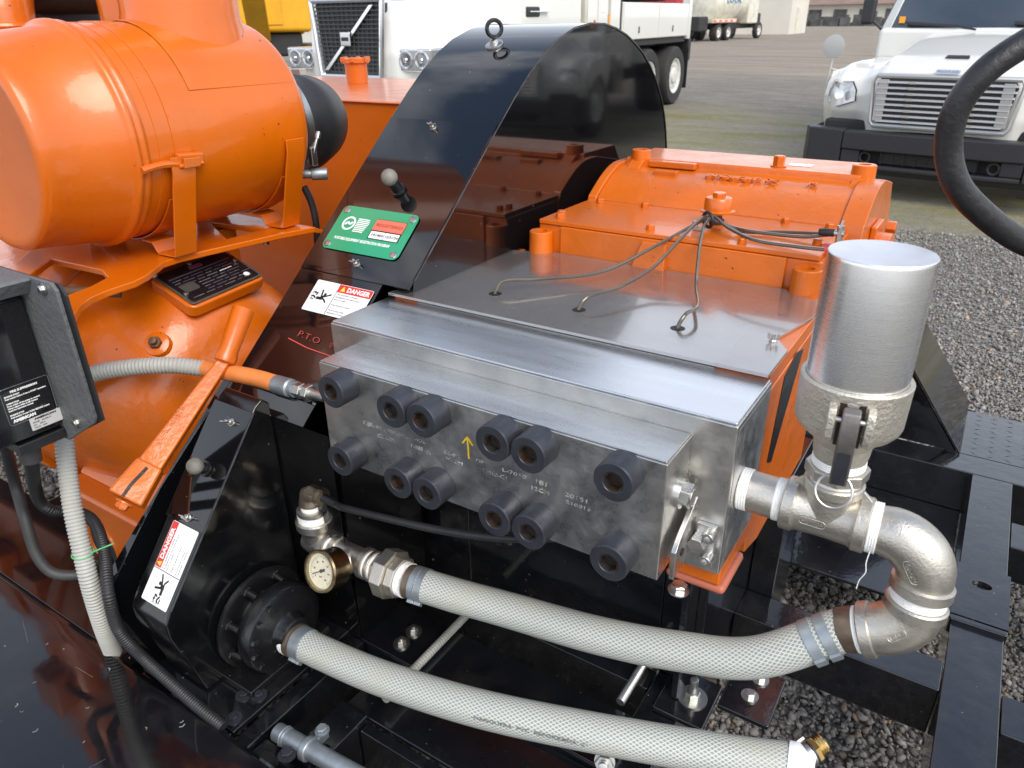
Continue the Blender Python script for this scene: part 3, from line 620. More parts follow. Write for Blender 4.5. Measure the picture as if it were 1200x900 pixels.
MB().hexp((cxn, cy_, 1.2105), (cxn, cy_, 1.2262), .0405, rot=.2, n=8).build('hex_bushing', CAST, SC, bev=.0012)
# cam lever facing the camera
fd = V((.15, -.985, 0)).normalized(); rd = V((-fd.y, fd.x, 0)); o = V((cxn, cy_, 0))
def L3(a, b_, c): return o+rd*a+fd*b_+V((0, 0, c))
for sg in (-1, 1):
    MB().prism([L3(sg*.0165, .060, 1.343), L3(sg*.0165, .073, 1.338), L3(sg*.0165, .077, 1.325), L3(sg*.0165, .072, 1.297), L3(sg*.0165, .060, 1.285)], rd*(sg*.010)).build('lever_lug', CASTSAND, SC, bev=.002)
MB().cyl(L3(-.027, .0695, 1.325), L3(.027, .0695, 1.325), .0035, n=14, bev=.0006).build('lever_pin', ZINC, SC)
lv = MB().prism([L3(-.0105, .066, 1.342), L3(-.0105, .076, 1.336), L3(-.0105, .0805, 1.322), L3(-.0105, .0795, 1.290), L3(-.0105, .074, 1.236), L3(-.0105, .067, 1.236), L3(-.0105, .071, 1.29), L3(-.0105, .068, 1.315)], rd*.021)
lv.build('cam_lever', mat('worn_dark_lever', (.24, .22, .21), .42, .8, var=.3, vscale=30, bump=.2), SC, bev=.0025)
MB().prism([L3(-.0075, .0765, 1.240), L3(.0075, .0765, 1.240), L3(.0075, .0800, 1.285), L3(-.0075, .0800, 1.285)], fd*.0006).build('lever_pad', BOLTM, SC)
MB().box(0, 0, 0, 0, 0, 0) if False else None
MB().prism([L3(-.0145, .061, 1.345), L3(.0145, .061, 1.345), L3(.0145, .061, 1.288), L3(-.0145, .061, 1.288)], fd*.0045).build('lever_slot', SOCK, SC)
MB().torus(L3(-.002, .064, 1.222), V(fd)*.9+V((0, 0, .45)), .0215, .0016, 36, 8).build('pull_ring', ZINC, SC)

zp = 1.142                                                        # pipe axis height at the tee
TE = thing('pipe_tee', 'cast stainless pipe tee between the pump block and the upper elbow', 'pipe tee', (-.108, cy_, zp))
za = 1.146
MB().cyl((-.2120, cy_, za), (-.150, cy_, za), .0300, n=40).build('nipple', CAST, TE)
MB().lathe((-.2118, cy_, za), (1, .03, .02), ridged(.0140, .0306, 4), 40).build('thread_tape', TAPE, TE)
MB().lathe((-.162, cy_, za), (1, .04, .02), ridged(.0135, .0305, 4), 40).build('thread_tape', TAPE, TE)
MB().lathe((-.1495, cy_, za), (1, 0, 0), [(0, .036), (.002, .0385), (.0155, .0385), (.0185, .036), (.022, .0345), (.055, .0335), (.0890, .0345), (.0925, .036), (.0955, .0385), (.109, .0385), (.111, .036)], 48).build('tee_run', CAST, TE)
MB().lathe((cxn, cy_, za), (0, 0, 1), [(0, .0340), (.030, .0335), (.038, .034), (.041, .0365), (.0435, .0385), (.0545, .0385), (.0565, .036)], 48).build('tee_branch', CAST, TE)
for sg in (-1, 1): MB().prism([(cxn+sg*.034, cy_-.003, za+.054), (cxn+sg*.054, cy_-.003, za+.0355), (cxn+sg*.030, cy_-.003, za+.030)], (0, .006, 0)).build('gusset', CAST, TE, bev=.001)
MB().lathe((cxn, cy_, za+.0566), (0, 0, 1), ridged(.0078, .0320, 3), 40).build('thread_tape', TAPE, TE)
def cartouche(parent, word, c, xd, yd, w_, h_, m=CAST):
    c = V(c); xd = V(xd).normalized(); yd = V(yd).normalized(); zd = xd.cross(yd)
    P = rrect(c, xd, yd, w_, h_, h_*.49, 5); P.append(P[0]); MB().tube(P, .0007, 6, cap=False).build('cast_oval', m, parent)
    text(word, h_*.92, m, parent, c-yd*h_*.33-xd*w_*.40+zd*.0002, xd, yd, 'cast_lettering', w=w_*.8, ext=.0007)
ndir = V((.1, -.88, .47)).normalized(); cartouche(TE, 'HUSSOA', V((-.105, cy_, za))+V((0, -.88, .05)).normalized()*.0362, (1, 0, 0), V((0, .05, .88)), .034, .0105)

EL = thing('upper_pipe_elbow', 'upper cast stainless pipe elbow turning down beside the tee', 'pipe elbow', (.0, cy_, 1.13))
MB().lathe((-.0390, cy_, za), (1, .03, .02), ridged(.0125, .0345, 4), 40).build('thread_tape', TAPE, EL)
arc = [V((-.027, cy_, za))]
R_ = .050; c0 = V((-.012, cy_, za-R_))
for i in range(17):
    a = PI/2*i/16; arc.append(c0+V((math.sin(a)*R_, -math.sin(a)*.004, math.cos(a)*R_)))
endp = arc[-1]; dn = V((-.02, -.10, -.99)).normalized(); arc += [endp+dn*.004, endp+dn*.006, endp+dn*.020, endp+dn*.022]
rr_ = [.0322]+[.0345+.0020*math.sin(PI*i/16) for i in range(17)]+[.0345, .0385, .0385, .036]
MB().tube(arc, rr_, 44).build('elbow_body', CAST, EL)
e1 = endp+dn*.0222
cartouche(EL, 'G5-A5H', V((.021, cy_-.0382, za-.026)), V((.5, 0, -.85)), V((.85, 0, .5)), .034, .0100)
MB().lathe(e1-dn*.0005, dn, ridged(.0145, .0338, 5), 44).build('thread_tape', TAPE, EL)
LE = thing('lower_pipe_elbow', 'lower cast stainless pipe elbow feeding the upper braided hose', 'pipe elbow', e1[:])
s0 = e1+dn*.0142
ht = V((-.84, -.10, -.38)).normalized()                            # leaves towards the hose
A = [s0, s0+dn*.002, s0+dn*.014, s0+dn*.016]; RR = [.0365, .0388, .0388, .0355]
p0 = A[-1]; p2 = p0+dn*.030+ht*.044; pm = p0+dn*.030
for i in range(1, 15):
    t = i/14; A.append(p0*(1-t)**2+pm*(2*t*(1-t))+p2*t*t); RR.append(.0350+.0012*math.sin(PI*t))
A += [p2+ht*.002, p2+ht*.0145, p2+ht*.0165]; RR += [.0385, .0385, .036]
MB().tube(A, RR, 44).build('elbow_body', CAST, LE)
cartouche(LE, 'CM DM', p0+dn*.026+ht*.014+V((.03, -.94, .30)).normalized()*.0372, V((.62, .06, .72)), V((-.70, .26, .60)), .026, .0100)
e2 = p2+ht*.0167
MB().tube([e2, e2+ht*.0055], .0325, 40).build('thread_tape', TAPE, LE)
# a loose strand of tape
MB().tube(smooth_path([(-.030, cy_-.030, za-.018), (-.031, cy_-.034, za-.035), (-.029, cy_-.034, za-.050), (-.034, cy_-.034, za-.066), (-.035, cy_-.034, za-.080)], 6), .0007, 5).build('tape_strand', TAPE, EL)

# ================================================================== hoses
def clamps(parent, P, pos, r, m=GALV):
    for s_ in pos:
        i = int(s_[0]*(len(P)-1)); a, b_ = P[i], P[min(i+1, len(P)-1)]; d = (b_-a).normalized(); c = a
        MB().lathe(c-d*s_[1]/2, d, [(0, r), (.0008, r+.0016), (s_[1]-.0008, r+.0016), (s_[1], r)], 40).build('band_clamp', m, parent)
        x, y, z = basis(d); q = V((-.25, -.75, -.6)); q = (q-d*q.dot(d)).normalized(); sd_ = d.cross(q)
        cc = c+q*(r+.0035)
        bx_ = MB(); bx_.add([cc+d*(u_*s_[1]*.5)+sd_*(v_*.007)+q*(w_*.0028) for u_ in (-1, 1) for v_ in (-1, 1) for w_ in (-1, 1)], [(0, 1, 3, 2), (4, 6, 7, 5), (0, 4, 5, 1), (2, 3, 7, 6), (0, 2, 6, 4), (1, 5, 7, 3)]); bx_.build('clamp_buckle', m, parent, bev=.0008)
H2s, H2e = V((-.735, .792, .835)), e2+ht*.024
hp = smooth_path([H2s, (-.650, .806, .834), (-.545, .822, .838), (-.380, .834, .856), (-.245, .850, .880), (-.140, .868, .910), H2e], 12)
hp[-1] = H2e
UH = thing('upper_braided_hose', 'clear braided suction hose running from the union fitting to the lower elbow', 'hose', H2s[:])
MB().tube(resample(hp, .008)+[hp[-1]], .0305, 40, uvs=True).build('hose_wall', BRAID, UH, smooth=60)
clamps(UH, hp, ((.020, .0130), (.050, .0130), (.952, .0165), (.985, .0165)), .0305)
MB().tube([e2+ht*.0057, e2+ht*.0275], [.0325, .0312], 40).build('ferrule', RUST, UH)
d2 = (hp[1]-hp[0]).normalized(); MB().tube([H2s-d2*.011, H2s+d2*.001], [.0315, .0312], 40).build('ferrule', RUST, UH)
H1 = [(-.945, .668, .690), (-.860, .670, .694), (-.720, .677, .706), (-.530, .700, .728), (-.340, .750, .742), (-.150, .812, .753), (-.066, .842, .760)]
h1 = smooth_path(H1, 12)
LH = thing('lower_braided_hose', 'clear braided hose from the round black pump, lying lowest across the frame', 'hose', H1[0])
MB().tube(resample(h1, .008)+[h1[-1]], .0305, 40, uvs=True).build('hose_wall', BRAID, LH, smooth=60)
clamps(LH, h1, ((.050, .0130), (.075, .0130)), .0305)
d1 = (h1[1]-h1[0]).normalized()
MB().tube([h1[0]-d1*.000, h1[0]+d1*.013], [.0335, .0330], 36).build('ferrule', RUST, LH)
MB().tube([h1[0]-d1*.012, h1[0]-d1*.001], [.0330, .0335], 36).build('thread_tape', TAPE, LH)
dd_ = (h1[-1]-h1[0]).normalized(); side = V((-.25, -.90, .36)).normalized()
P = smooth_path([(-.56, .70-.0295, .741), (-.45, .731-.028, .752), (-.34, .760-.029, .763), (-.22, .79-.028, .77)], 2)
text('MANGUERA  PVC  REFORZADA  2"', .009, mat('faded_blue_print', (.16, .19, .19), .6, var=.5, vscale=60), LH, (-.520, .6712, .7380), V((.37, .088, .022)), V((0, .12, .99)), 'hose_print', w=.19)
# brass end with worm clamp and tape
BE = thing('brass_hose_end', 'brass threaded hose end with worm clamp and white tape at the lower hose tip', 'hose fitting', (-.06, .85, .76))
a_ = V((-.066, .842, .760)); b_ = V((-.030, .846, .762))
MB().tube([a_, a_+V((.012, .002, .001)), b_], [.0325, .033, .020], 26).build('white_wrap', mat('white_wrap_tape', (.78, .80, .84), .45, bump=.8, bscale=30), BE, smooth=60)
q0 = V((-.040, .872, .772)); qd = V((.50, .80, .30)).normalized()
MB().tube([q0-qd*.022, q0], .0175, 24).build('hose_cuff', RUBBER, BE)
MB().lathe(q0-qd*.013, qd, [(0, .0178), (.0005, .0190), (.0085, .0190), (.009, .0178)], 30).build('worm_clamp', ZINC, BE)
MB().lathe(q0-qd*.012+V((-.016, .006, .010)), qd, [(0, .005), (.013, .005)], 8).build('worm_screw', ZINC, BE)
MB().hexp(q0, q0+qd*.008, .0185).build('hex_collar', BRASS, BE)
MB().lathe(q0+qd*.008, qd, [(0, .0155), (.001, .0150), (.003, .0162), (.005, .0150), (.007, .0162), (.009, .0150), (.011, .0160), (.0135, .0155), (.0135, .0115), (-.002, .0110)], 30).build('threaded_end', BRASS, BE)

# ================================================================== gauge assembly
GA = thing('pipe_fittings_run', 'row of stainless tees and a hex union holding the gauge, left end of upper hose', 'pipe fittings', (-.93, .775, .88))
g0 = H2s-d2*.0115; gd = V((-1, -.02, -.02)).normalized()
def st(s): return g0+gd*s
MB().tube([st(0), st(.009)], .0290, 36).build('thread_tape', TAPE, GA)
MB().hexp(st(.0095), st(.023), .0350, n=8, rot=.2).build('union_hex', CAST, GA, bev=.0015)
MB().hexp(st(.0232), st(.043), .0425, n=8, rot=.2).build('union_nut', CAST, GA, bev=.002)
MB().hexp(st(.0432), st(.054), .0300, n=8).build('union_tail', CAST, GA, bev=.001)
MB().tube([st(.0542), st(.0600)], .0235, 30).tube([st(.0660), st(.0710)], .0235, 30).build('thread_tape', TAPE, GA)
MB().tube([st(.060), st(.0658)], .0270, 30).build('collar', CAST, GA, bev=.001)
MB().lathe(st(.0712), gd, [(0, .024), (.001, .0268), (.010, .0268), (.012, .0235), (.018, .0215), (.050, .0215), (.056, .0235), (.058, .0265), (.067, .0265), (.068, .024)], 36).build('tee_run', CAST, GA)
tb = st(.104); bd = V((-.25, -.93, -.12)).normalized()
MB().lathe(tb, bd, [(0, .0215), (.024, .0212), (.026, .0255), (.036, .0255), (.037, .023)], 34).build('tee_branch', CAST, GA)
MB().lathe(tb+bd*.0372, bd, [(0, .0165), (.008, .0165)], 30).build('thread_tape', TAPE, GA)
MB().tube([st(.1394), st(.1480)], .0205, 30).build('thread_tape', TAPE, GA)
MB().lathe(st(.1482), gd, [(0, .023), (.001, .0255), (.010, .0255), (.012, .0225), (.034, .0212), (.046, .018), (.048, .004)], 34).build('corner_tee', CAST, GA)
ct = st(.176); ud = V((-.04, 0, 1)).normalized()
MB().lathe(ct, ud, [(0, .0212), (.022, .0215), (.030, .0235), (.034, .0275), (.047, .0275), (.049, .025)], 34).build('corner_tee_branch', CAST, GA)
MB().lathe(ct+ud*.0492, ud, [(0, .0228), (.012, .0228)], 30).build('thread_tape', TAPE, GA)
MB().lathe(ct+ud*.0615, ud, [(0, .021), (.001, .0225), (.008, .0225), (.009, .019)], 30).build('reducer', CAST, GA)
MB().lathe(ct+ud*.0708, ud, [(0, .0150), (.009, .0150)], 24).build('thread_tape', TAPE, GA)
eb = ct+ud*.0800
MB().tube([eb, eb+ud*.004, eb+ud*.013, eb+ud*.0205+V((.002, 0, 0)), eb+ud*.025+V((.009, 0, 0)), eb+ud*.0255+V((.020, 0, 0)), eb+ud*.0255+V((.0235, 0, 0)), eb+ud*.0255+V((.031, 0, 0))], [.0165, .0165, .0140, .0145, .0145, .0125, .0145, .0140], 24).build('small_elbow', mat('browned_brass', (.33, .27, .20), .42, .8, var=.4, vscale=40, bump=.3), GA)
def stretch_parts(parent, o, ax_, ka, kp):
    ax_ = ax_.normalized(); off = V(parent['_o']); done = set()
    for c in parent.children:
        if c.data in done: continue
        done.add(c.data)
        for v in c.data.vertices:
            r_ = v.co+off-o; al = r_.dot(ax_); v.co = o+ax_*(al*ka)+(r_-ax_*al)*kp-off
stretch_parts(GA, g0, gd, 1.33, 1.13)
def stp(p): r_ = p-g0; al = r_.dot(gd); return g0+gd*al*1.33+(r_-gd*al)*1.13
bl = stp(eb+ud*.0255+V((.0300, 0, 0)))
BL = MB().tube(smooth_path([bl, bl+V((.04, -.002, .0)), (-.87, .772, .962), (-.755, .768, .984), (-.64, .775, 1.000), (-.53, .79, 1.020), (-.45, .82, 1.035), (-.40, .88, 1.04)], 10), .0066, 14).build('bleed_tube', RUBBER, None, loc=bl)
tag(BL, 'thin black tube from the small brown elbow to under the steel plate', 'tube')
# the gauge
tb2 = stp(tb); gn = V((-.02, -.93, .36)).normalized(); gc = tb2+V((.0, -.033, .004))
PG = thing('pressure_gauge', 'round pressure gauge with cream dial and tarnished case, facing the camera', 'gauge', gc[:])
MB().lathe(gc, gn, [(0, .014), (.006, .034), (.010, .0375), (.046, .0380), (.0465, .0400), (.051, .0405), (.0545, .0385), (.0545, .0345), (.047, .0335)], 56).build('gauge_case', GOLD, PG)
MB().lathe(gc+gn*.0474, gn, [(0, .0334), (.0004, .0334)], 40).build('dial', DIAL, PG)
gr_ = V((1, 0, 0)); gr_ = (gr_-gn*gr_.dot(gn)).normalized(); gu = gn.cross(gr_).normalized()
GK = 1.33
fc = gc+gn*.0480
tk = MB()
for i in range(31):
    a = rad(225-270*i/30); r0 = .0190 if i % 5 else .0175; d_ = gr_*math.cos(a)+gu*math.sin(a); stroke(tk, [fc+d_*r0*GK, fc+d_*.0215*GK], .0007, gn, .0002)
for i, s_ in enumerate(('0', '10', '20', '30', '40', '50', '60')):
    a = rad(225-270*i/6); d_ = gr_*math.cos(a)+gu*math.sin(a); text(s_, .0052, INK, PG, fc+d_*.0138*GK-gu*.0018, gr_, gu, 'dial_number', align='CENTER')
tk.build('dial_scale', INK, PG, smooth=0)
nd = MB(); a = rad(212); d_ = gr_*math.cos(a)+gu*math.sin(a); stroke(nd, [fc+gn*.001-d_*.010, fc+gn*.001+d_*.001], .0050, gn, .0004); stroke(nd, [fc+gn*.001, fc+gn*.001+d_*.023], .0017, gn, .0004); nd.cyl(fc+gn*.0008, fc+gn*.0018, .0035, n=14)
nd.build('needle', INK, PG, smooth=0); text('psi', .0055, INK, PG, fc-gu*.0125, gr_, gu, 'dial_unit', align='CENTER')
MB().lathe(gc+gn*.0515, gn, [(0, .0340), (.0008, .0340)], 40).build('gauge_glass', GLASS, PG)
MB().cyl(gc+gn*.026+gu*.037, gc+gn*.026+gu*.042, .0045, n=12, bev=.0005).build('fill_plug', INK, PG)

# ================================================================== belt guard
out_r = [(1.049, 1.314), (1.155, 1.402), (1.275, 1.503), (1.34, 1.558), (1.415, 1.619), (1.476, 1.664), (1.535, 1.700), (1.594, 1.727), (1.674, 1.750), (1.755, 1.760), (1.832, 1.759), (1.90, 1.749), (1.965, 1.733), (2.023, 1.712), (2.078, 1.687), (2.130, 1.655), (2.175, 1.620), (2.213, 1.583), (2.246, 1.545), (2.272, 1.503), (2.291, 1.460), (2.307, 1.41), (2.316, 1.36), (2.322, 1.28), (2.322, .60)]
GU = thing('belt_guard', 'tall gloss black belt guard with arched top and green registration plate', 'belt guard', (-1.05, 1.6, .6))
GX0, GX1 = -1.197, -.9085
MB().prism([(GX1, y, z) for y, z in out_r+[(1.10, .60), (1.0400, 1.250)]], (.0035, 0, 0)).build('side_plate', BLACK, GU, smooth=30, bev=.0008)
left_out = out_r+[(1.10, .60), (.500, .60), (.484, .70), (.481, .832), (.62, .978), (.754, 1.084), (.839, 1.138)]
MB().prism([(GX0-.0035, y, z) for y, z in left_out], (.0033, 0, 0)).build('side_plate', BLACK, GU, bev=.0006)
def wrap(name, pts, x0, x1, th=.003, m=BLACK):                      # bent sheet following (y, z) points
    n = len(pts); nrm = []
    for i in range(n):
        a = pts[max(i-1, 0)]; b = pts[min(i+1, n-1)]; d = V((0, b[0]-a[0], b[1]-a[1])).normalized(); nrm.append(V((0, -d.z, d.y)))
    v = []
    for i, (y, z) in enumerate(pts):
        q = nrm[i]*th; v += [(x0, y+q.y, z+q.z), (x1, y+q.y, z+q.z), (x0, y, z), (x1, y, z)]
    f = []
    for i in range(n-1):
        a = 4*i; b = a+4; f += [(a, b, b+1, a+1), (a+2, a+3, b+3, b+2), (a, a+2, b+2, b), (a+1, b+1, b+3, a+3)]
    f += [(0, 1, 3, 2), (4*n-4, 4*n-2, 4*n-1, 4*n-3)]
    return MB().add(v, f).build(name, m, GU, smooth=30)
wrap('top_panel', out_r[3:], GX0, GX1+.0055, .003)
wrap('middle_panel', [(1.032, 1.2985), out_r[0], (1.155, 1.402), (1.275, 1.503), (1.352, 1.568)], GX0+.0005, GX1+.0045, .0055)
wrap('lower_panel', [(.787, 1.0950), (.839, 1.138), (1.060, 1.323)], GX0, -.970, .002)
wrap('lower_front', [(.800, .602), (.790, .90), (.787, 1.0948)], GX0, -.905, .002, BLACKD)
MB().box(-.9105, -.9055, .803, 1.02, .602, 1.015).build('lower_side', BLACKD, GU)
MB().prism([(-1.2005, .478, .829), (-1.2005, .478, .832), (-1.2005, .836, 1.1395), (-1.2005, .839, 1.137)], (-.022, 0, 0)).build('edge_flange', BLACK, GU)
MB().box(GX0, -.9106, 1.0, 1.0019, .93, 1.22).build('inner_plate', BLACK, GU)
up0 = V((0, 1.045, 1.313)); us = V((0, .295, .247)).normalized(); un = V((0, -us.z, us.y))
def U3(x, s, h=0): return up0+us*s+un*h+V((x, 0, 0))
def wing(parent, p, n, along, m=ZINC, name='wing_nut'):
    p, n, a = V(p), V(n).normalized(), V(along).normalized(); b = MB(); b.cyl(p, p+n*.002, .0075, n=16).cyl(p, p+n*.016, .003, n=10).hexp(p+n*.002, p+n*.008, .006)
    s_ = n.cross(a)
    for sg in (-1, 1): b.prism([p+a*sg*.004+n*.003-s_*.001, p+a*sg*.010+n*.006-s_*.001, p+a*sg*.0125+n*.014-s_*.001, p+a*sg*.008+n*.014-s_*.001, p+a*sg*.004+n*.008-s_*.001], s_*.002)
    return b.build(name, m, parent, bev=.0004)
wing(GU, U3(-1.062, .378, .003), un, (1, 0, 0)); wing(GU, U3(-1.055, .012, .0035), un, (1, .2, .2))
KNOB = mat('weathered_grey_knob', (.20, .19, .165), .6, var=.4, vscale=30)
def knob(parent, p, n, h, r):
    n = V(n).normalized(); p = V(p)
    MB().cyl(p, p+n*.006, r*.95, n=20, bev=.001).cyl(p+n*.006, p+n*(h-r*.7), r*.72, r*.60, n=16).build('knob_stem', BLACKC, parent)
    MB().lathe(p+n*(h-r), n, [(0, r*.35)]+[(r*(1-math.cos(a)), r*math.sin(a)) for a in (.5, .8, 1.1, 1.4, 1.7, 2.0, 2.3, 2.6, 2.9)], 24).build('knob_ball', KNOB, parent, smooth=70)
knob(GU, U3(-1.056, .202, .004), un, .042, .0175)
# eye bolt on the arch
eb_ = V((-1.052, 1.563, 1.7165)); en = V((0, -.45, .89)).normalized()
MB().cyl(eb_-en*.001, eb_+en*.005, .0215, n=28, bev=.001).cyl(eb_+en*.005, eb_+en*.014, .011, .008, n=20).build('eye_bolt_base', ZINC, GU)
MB().torus(eb_+V((0, 0, .036)), (.75, -.65, 0), .0175, .0048, 32, 10).build('eye_bolt_ring', BLACKC, GU)
EDGE = mat('black_edge_highlight', (.09, .09, .095), .3, .5, coat=.3, var=.6, vscale=40)  # paler than the guard: thin tubes added as the highlight along its edges
MB().tube([V((GX1+.0052, y, z)) for y, z in out_r[:-1]], .0016, 8).build('edge_highlight', EDGE, GU)
MB().tube([V((GX0-.0030, y, z)) for y, z in out_r[:-3]], .0012, 8).build('edge_highlight', EDGE, GU)
# green registration plate
gcx, gsx = -1.0675, .0905
RP = []
gp = MB().prism(rrect(U3(gcx, gsx, .0058), (1, 0, 0), us, .208, .112, .014, 5), un*.0014).build('registration_plate', GREEN, GU, bev=.0003)
def disc(parent, c, n, r, h, m, name): c, n = V(c), V(n).normalized(); return MB().cyl(c, c+n*h, r, n=22).build(name, m, parent)
hh = .0073
for x, s in ((-.091, .044), (.091, .044), (-.091, -.044), (.091, -.044)): MB().lathe(U3(gcx+x, gsx+s, hh), un, [(0, .0085), (.0018, .0078), (.003, .0045), (.0032, .001)], 18).build('rivet', ZINC, GU)
c_ = U3(gcx-.066, gsx+.012, hh)
MB().lathe(c_, un, [(0, .0175), (.0003, .0175), (.0003, .0130), (0, .0130)], 32, cap=False).build('seal_ring', WHITE, GU)
sb = MB(); stroke(sb, [c_+us*-.004+V((-.010, 0, 0)), c_+us*.003+V((-.003, 0, 0)), c_-us*.002+V((.004, 0, 0)), c_+us*.004+V((.010, 0, 0))], .005, un, .0003); sb.build('seal_wave', WHITE, GU, smooth=0)
fs_ = MB()
for i in range(8): 
    y = .016-i*.0045; x1 = -.012-abs(i-2)*.0012
    stroke(fs_, [U3(gcx-.046, gsx+.012+y-.002, hh), U3(gcx-.030, gsx+.012+y+.0005-.002, hh), U3(gcx+x1, gsx+.012+y-.002, hh)], .0026, un, .0003)
fs_.build('flag_stripes', WHITE, GU, smooth=0)
def flat(parent, c, w_, h_, m, name, xd=(1, 0, 0), yd=us, r=.0005, th=.0003):
    xd = V(xd).normalized(); yd = V(yd).normalized(); return MB().prism(rrect(c, xd, yd, w_, h_, r, 2), xd.cross(yd)*th).build(name, m, parent, smooth=0)
flat(GU, U3(gcx+.043, gsx+.008, hh), .082, .050, INK, 'plate_frame')
flat(GU, U3(gcx+.043, gsx+.0185, hh+.0004), .080, .0265, REDO, 'registered_field')
flat(GU, U3(gcx+.0235, gsx-.0065, hh+.0004), .0375, .0175, WHITE, 'number_field'); flat(GU, U3(gcx+.0625, gsx-.0065, hh+.0004), .0375, .0175, WHITE, 'number_field')
text('REGISTERED', .0105, INK, GU, U3(gcx+.008, gsx+.015, hh+.0008), (1, 0, 0), us, w=.070, ext=.0001)
text('141460', .0095, INK, GU, U3(gcx+.008, gsx-.0095, hh+.0008), (1, 0, 0), us, w=.031, ext=.0001, bold=.0002); text('12/31/24', .0085, INK, GU, U3(gcx+.0455, gsx-.0095, hh+.0008), (1, 0, 0), us, w=.033, ext=.0001, bold=.0002)
text('PORTABLE EQUIPMENT REGISTRATION PROGRAM', .0095, WHITE, GU, U3(gcx-.083, gsx-.030, hh), (1, 0, 0), us, w=.152, ext=.0001, bold=.00025)
# danger stickers
def figure(parent, c, xd, yd, k, m=INK):                            # falling figure caught by rollers
    xd = V(xd).normalized(); yd = V(yd).normalized(); n = xd.cross(yd); c = V(c); b = MB()
    def p(x, y): return c+xd*x*k+yd*y*k
    b.cyl(p(.22, .16)+n*0, p(.22, .16)+n*.0003, .085*k, n=16)
    for pts, wd in (([(-.25, -.12), (.02, -.10), (.16, .02), (.12, .06)], .16), ([(.05, -.02), (-.05, .40)], .10), ([(.12, -.02), (.30, .06), (.62, .22)], .085), ([(.02, -.16), (.25, -.10), (.48, -.28)], .085), ([(-.30, -.14), (-.5, -.02), (-.62, -.10)], .09), ([(-.62, -.20), (-.40, -.22)], .06), ([(-.35, .02), (-.28, .18), (-.5, .14)], .07), ([(-.44, .24), (-.66, .12)], .05)):
        stroke(b, [p(*q) for q in pts], wd*k, n, .0003)
    b.build('danger_figure', m, parent, smooth=0)
L1x, L1s = -1.054, -.0755
MB().prism(rrect(U3(L1x, L1s, .0024), (1, 0, 0), us, .154, .073, .003, 3), un*.0003).build('danger_sticker', WHITE, GU, smooth=0)
flat(GU, U3(L1x+.032, L1s+.0265, .0028), .088, .018, RED, 'danger_band')
flat(GU, U3(L1x-.0125, L1s, .0028), .0012, .072, INK, 'sticker_rule')
text('DANGER', .0145, WHITE, GU, U3(L1x+.011, L1s+.0213, .0032), (1, 0, 0), us, w=.060, ext=.0001, bold=.0005)
tri = MB().prism([U3(L1x-.006, L1s+.0208, .0032), U3(L1x+.007, L1s+.0208, .0032), U3(L1x+.0005, L1s+.0325, .0032)], un*.0002).build('warning_triangle', mat('yellow_print', (.9, .6, .05), .5), GU, smooth=0)
for i, s_ in enumerate(('This equipment is rotating.', 'Entanglement can cause severe', 'injury or death.', '', 'Keep all guards in place.', '', 'Avoid contact while', 'equipment is running.')):
    if s_: text(s_, .0052, INK, GU, U3(L1x-.009, L1s+.0115-i*.0062, .0029), (1, 0, 0), us, 'sticker_text', ext=.00005)
figure(GU, U3(L1x-.046, L1s+.0, .0028), (1, 0, 0), us, .040)
# hand painted P.T.O
text('P.T.O', .019, REDMARK, GU, U3(-1.103, -.170, .0024), (1, -.06, -.06), us, 'hand_lettering', w=.060, bold=-.0004)
text('0', .017, REDMARK, GU, U3(-1.012, -.176, .0024), (1, 0, 0), us, 'hand_lettering', bold=-.0004)
rm = MB(); stroke(rm, [U3(-1.120, -.180, .0024), U3(-1.06, -.189, .0024), U3(-.975, -.193, .0024)], .0022, un); rm.build('painted_line', REDMARK, GU, smooth=0)

# ---- small guard of the charge pump
SG = thing('small_belt_guard', 'narrow black belt guard with tall danger sticker left of the round black pump', 'belt guard', (-1.1, .62, .6))
sl_ = V((0, .246, .296)).normalized(); sn = V((0, -sl_.z, sl_.y)); lo0 = V((0, .506, .833))
def W3(x, s, h=0): return lo0+sl_*s+sn*h+V((x, 0, 0))
body = [(.506, .833), (.752, 1.129), (.770, 1.139), (.785, 1.125), (.785, .615), (.535, .615), (.493, .78), (.492, .81)]
MB().prism([(-1.156, y, z) for y, z in body], (.104, 0, 0)).build('guard_body', BLACKD, SG, bev=.004, seg=3)
MB().prism([W3(-1.158, .1450, .0006), W3(-1.0505, .1450, .0006), W3(-1.0505, .375, .0006), W3(-1.158, .375, .0006)], sn*.002).build('upper_cover', BLACK, SG, bev=.0008)
MB().prism([(-1.0515, *W3(0, .1450)[1:]), (-1.0515, *W3(0, .375)[1:]), (-1.0515, *W3(0, .365, -.022)[1:]), (-1.0515, *W3(0, .150, -.022)[1:])], (.0016, 0, 0)).build('cover_lip', BLACKD, SG, bev=.0005)
MB().tube([V((-1.0500, *W3(0, .002)[1:])), V((-1.0500, *W3(0, .375)[1:]))], .0014, 8).build('edge_highlight', EDGE, SG)  # added tube, edge highlight put in as a paler colour
wing(SG, W3(-1.098, .158, .0026), sn, (1, .0, .0)); wing(SG, W3(-1.090, .345, .0026), sn, (.8, .6, 0), name='latch')
cx2, cs2 = -1.0975, .0695
MB().prism(rrect(W3(cx2, cs2, .0005), (1, 0, 0), sl_, .073, .147, .003, 3), sn*.0003).build('danger_sticker', WHITE, SG, smooth=0)
flat(SG, W3(cx2-.0275, cs2+.030, .0009), .016, .085, RED, 'danger_band', yd=sl_)
flat(SG, W3(cx2, cs2-.0145, .0009), .072, .0012, INK, 'sticker_rule', yd=sl_)
text('DANGER', .0135, WHITE, SG, W3(cx2-.0228, cs2+.003, .0013), sl_, (-1, 0, 0), w=.058, ext=.0001, bold=.0005)
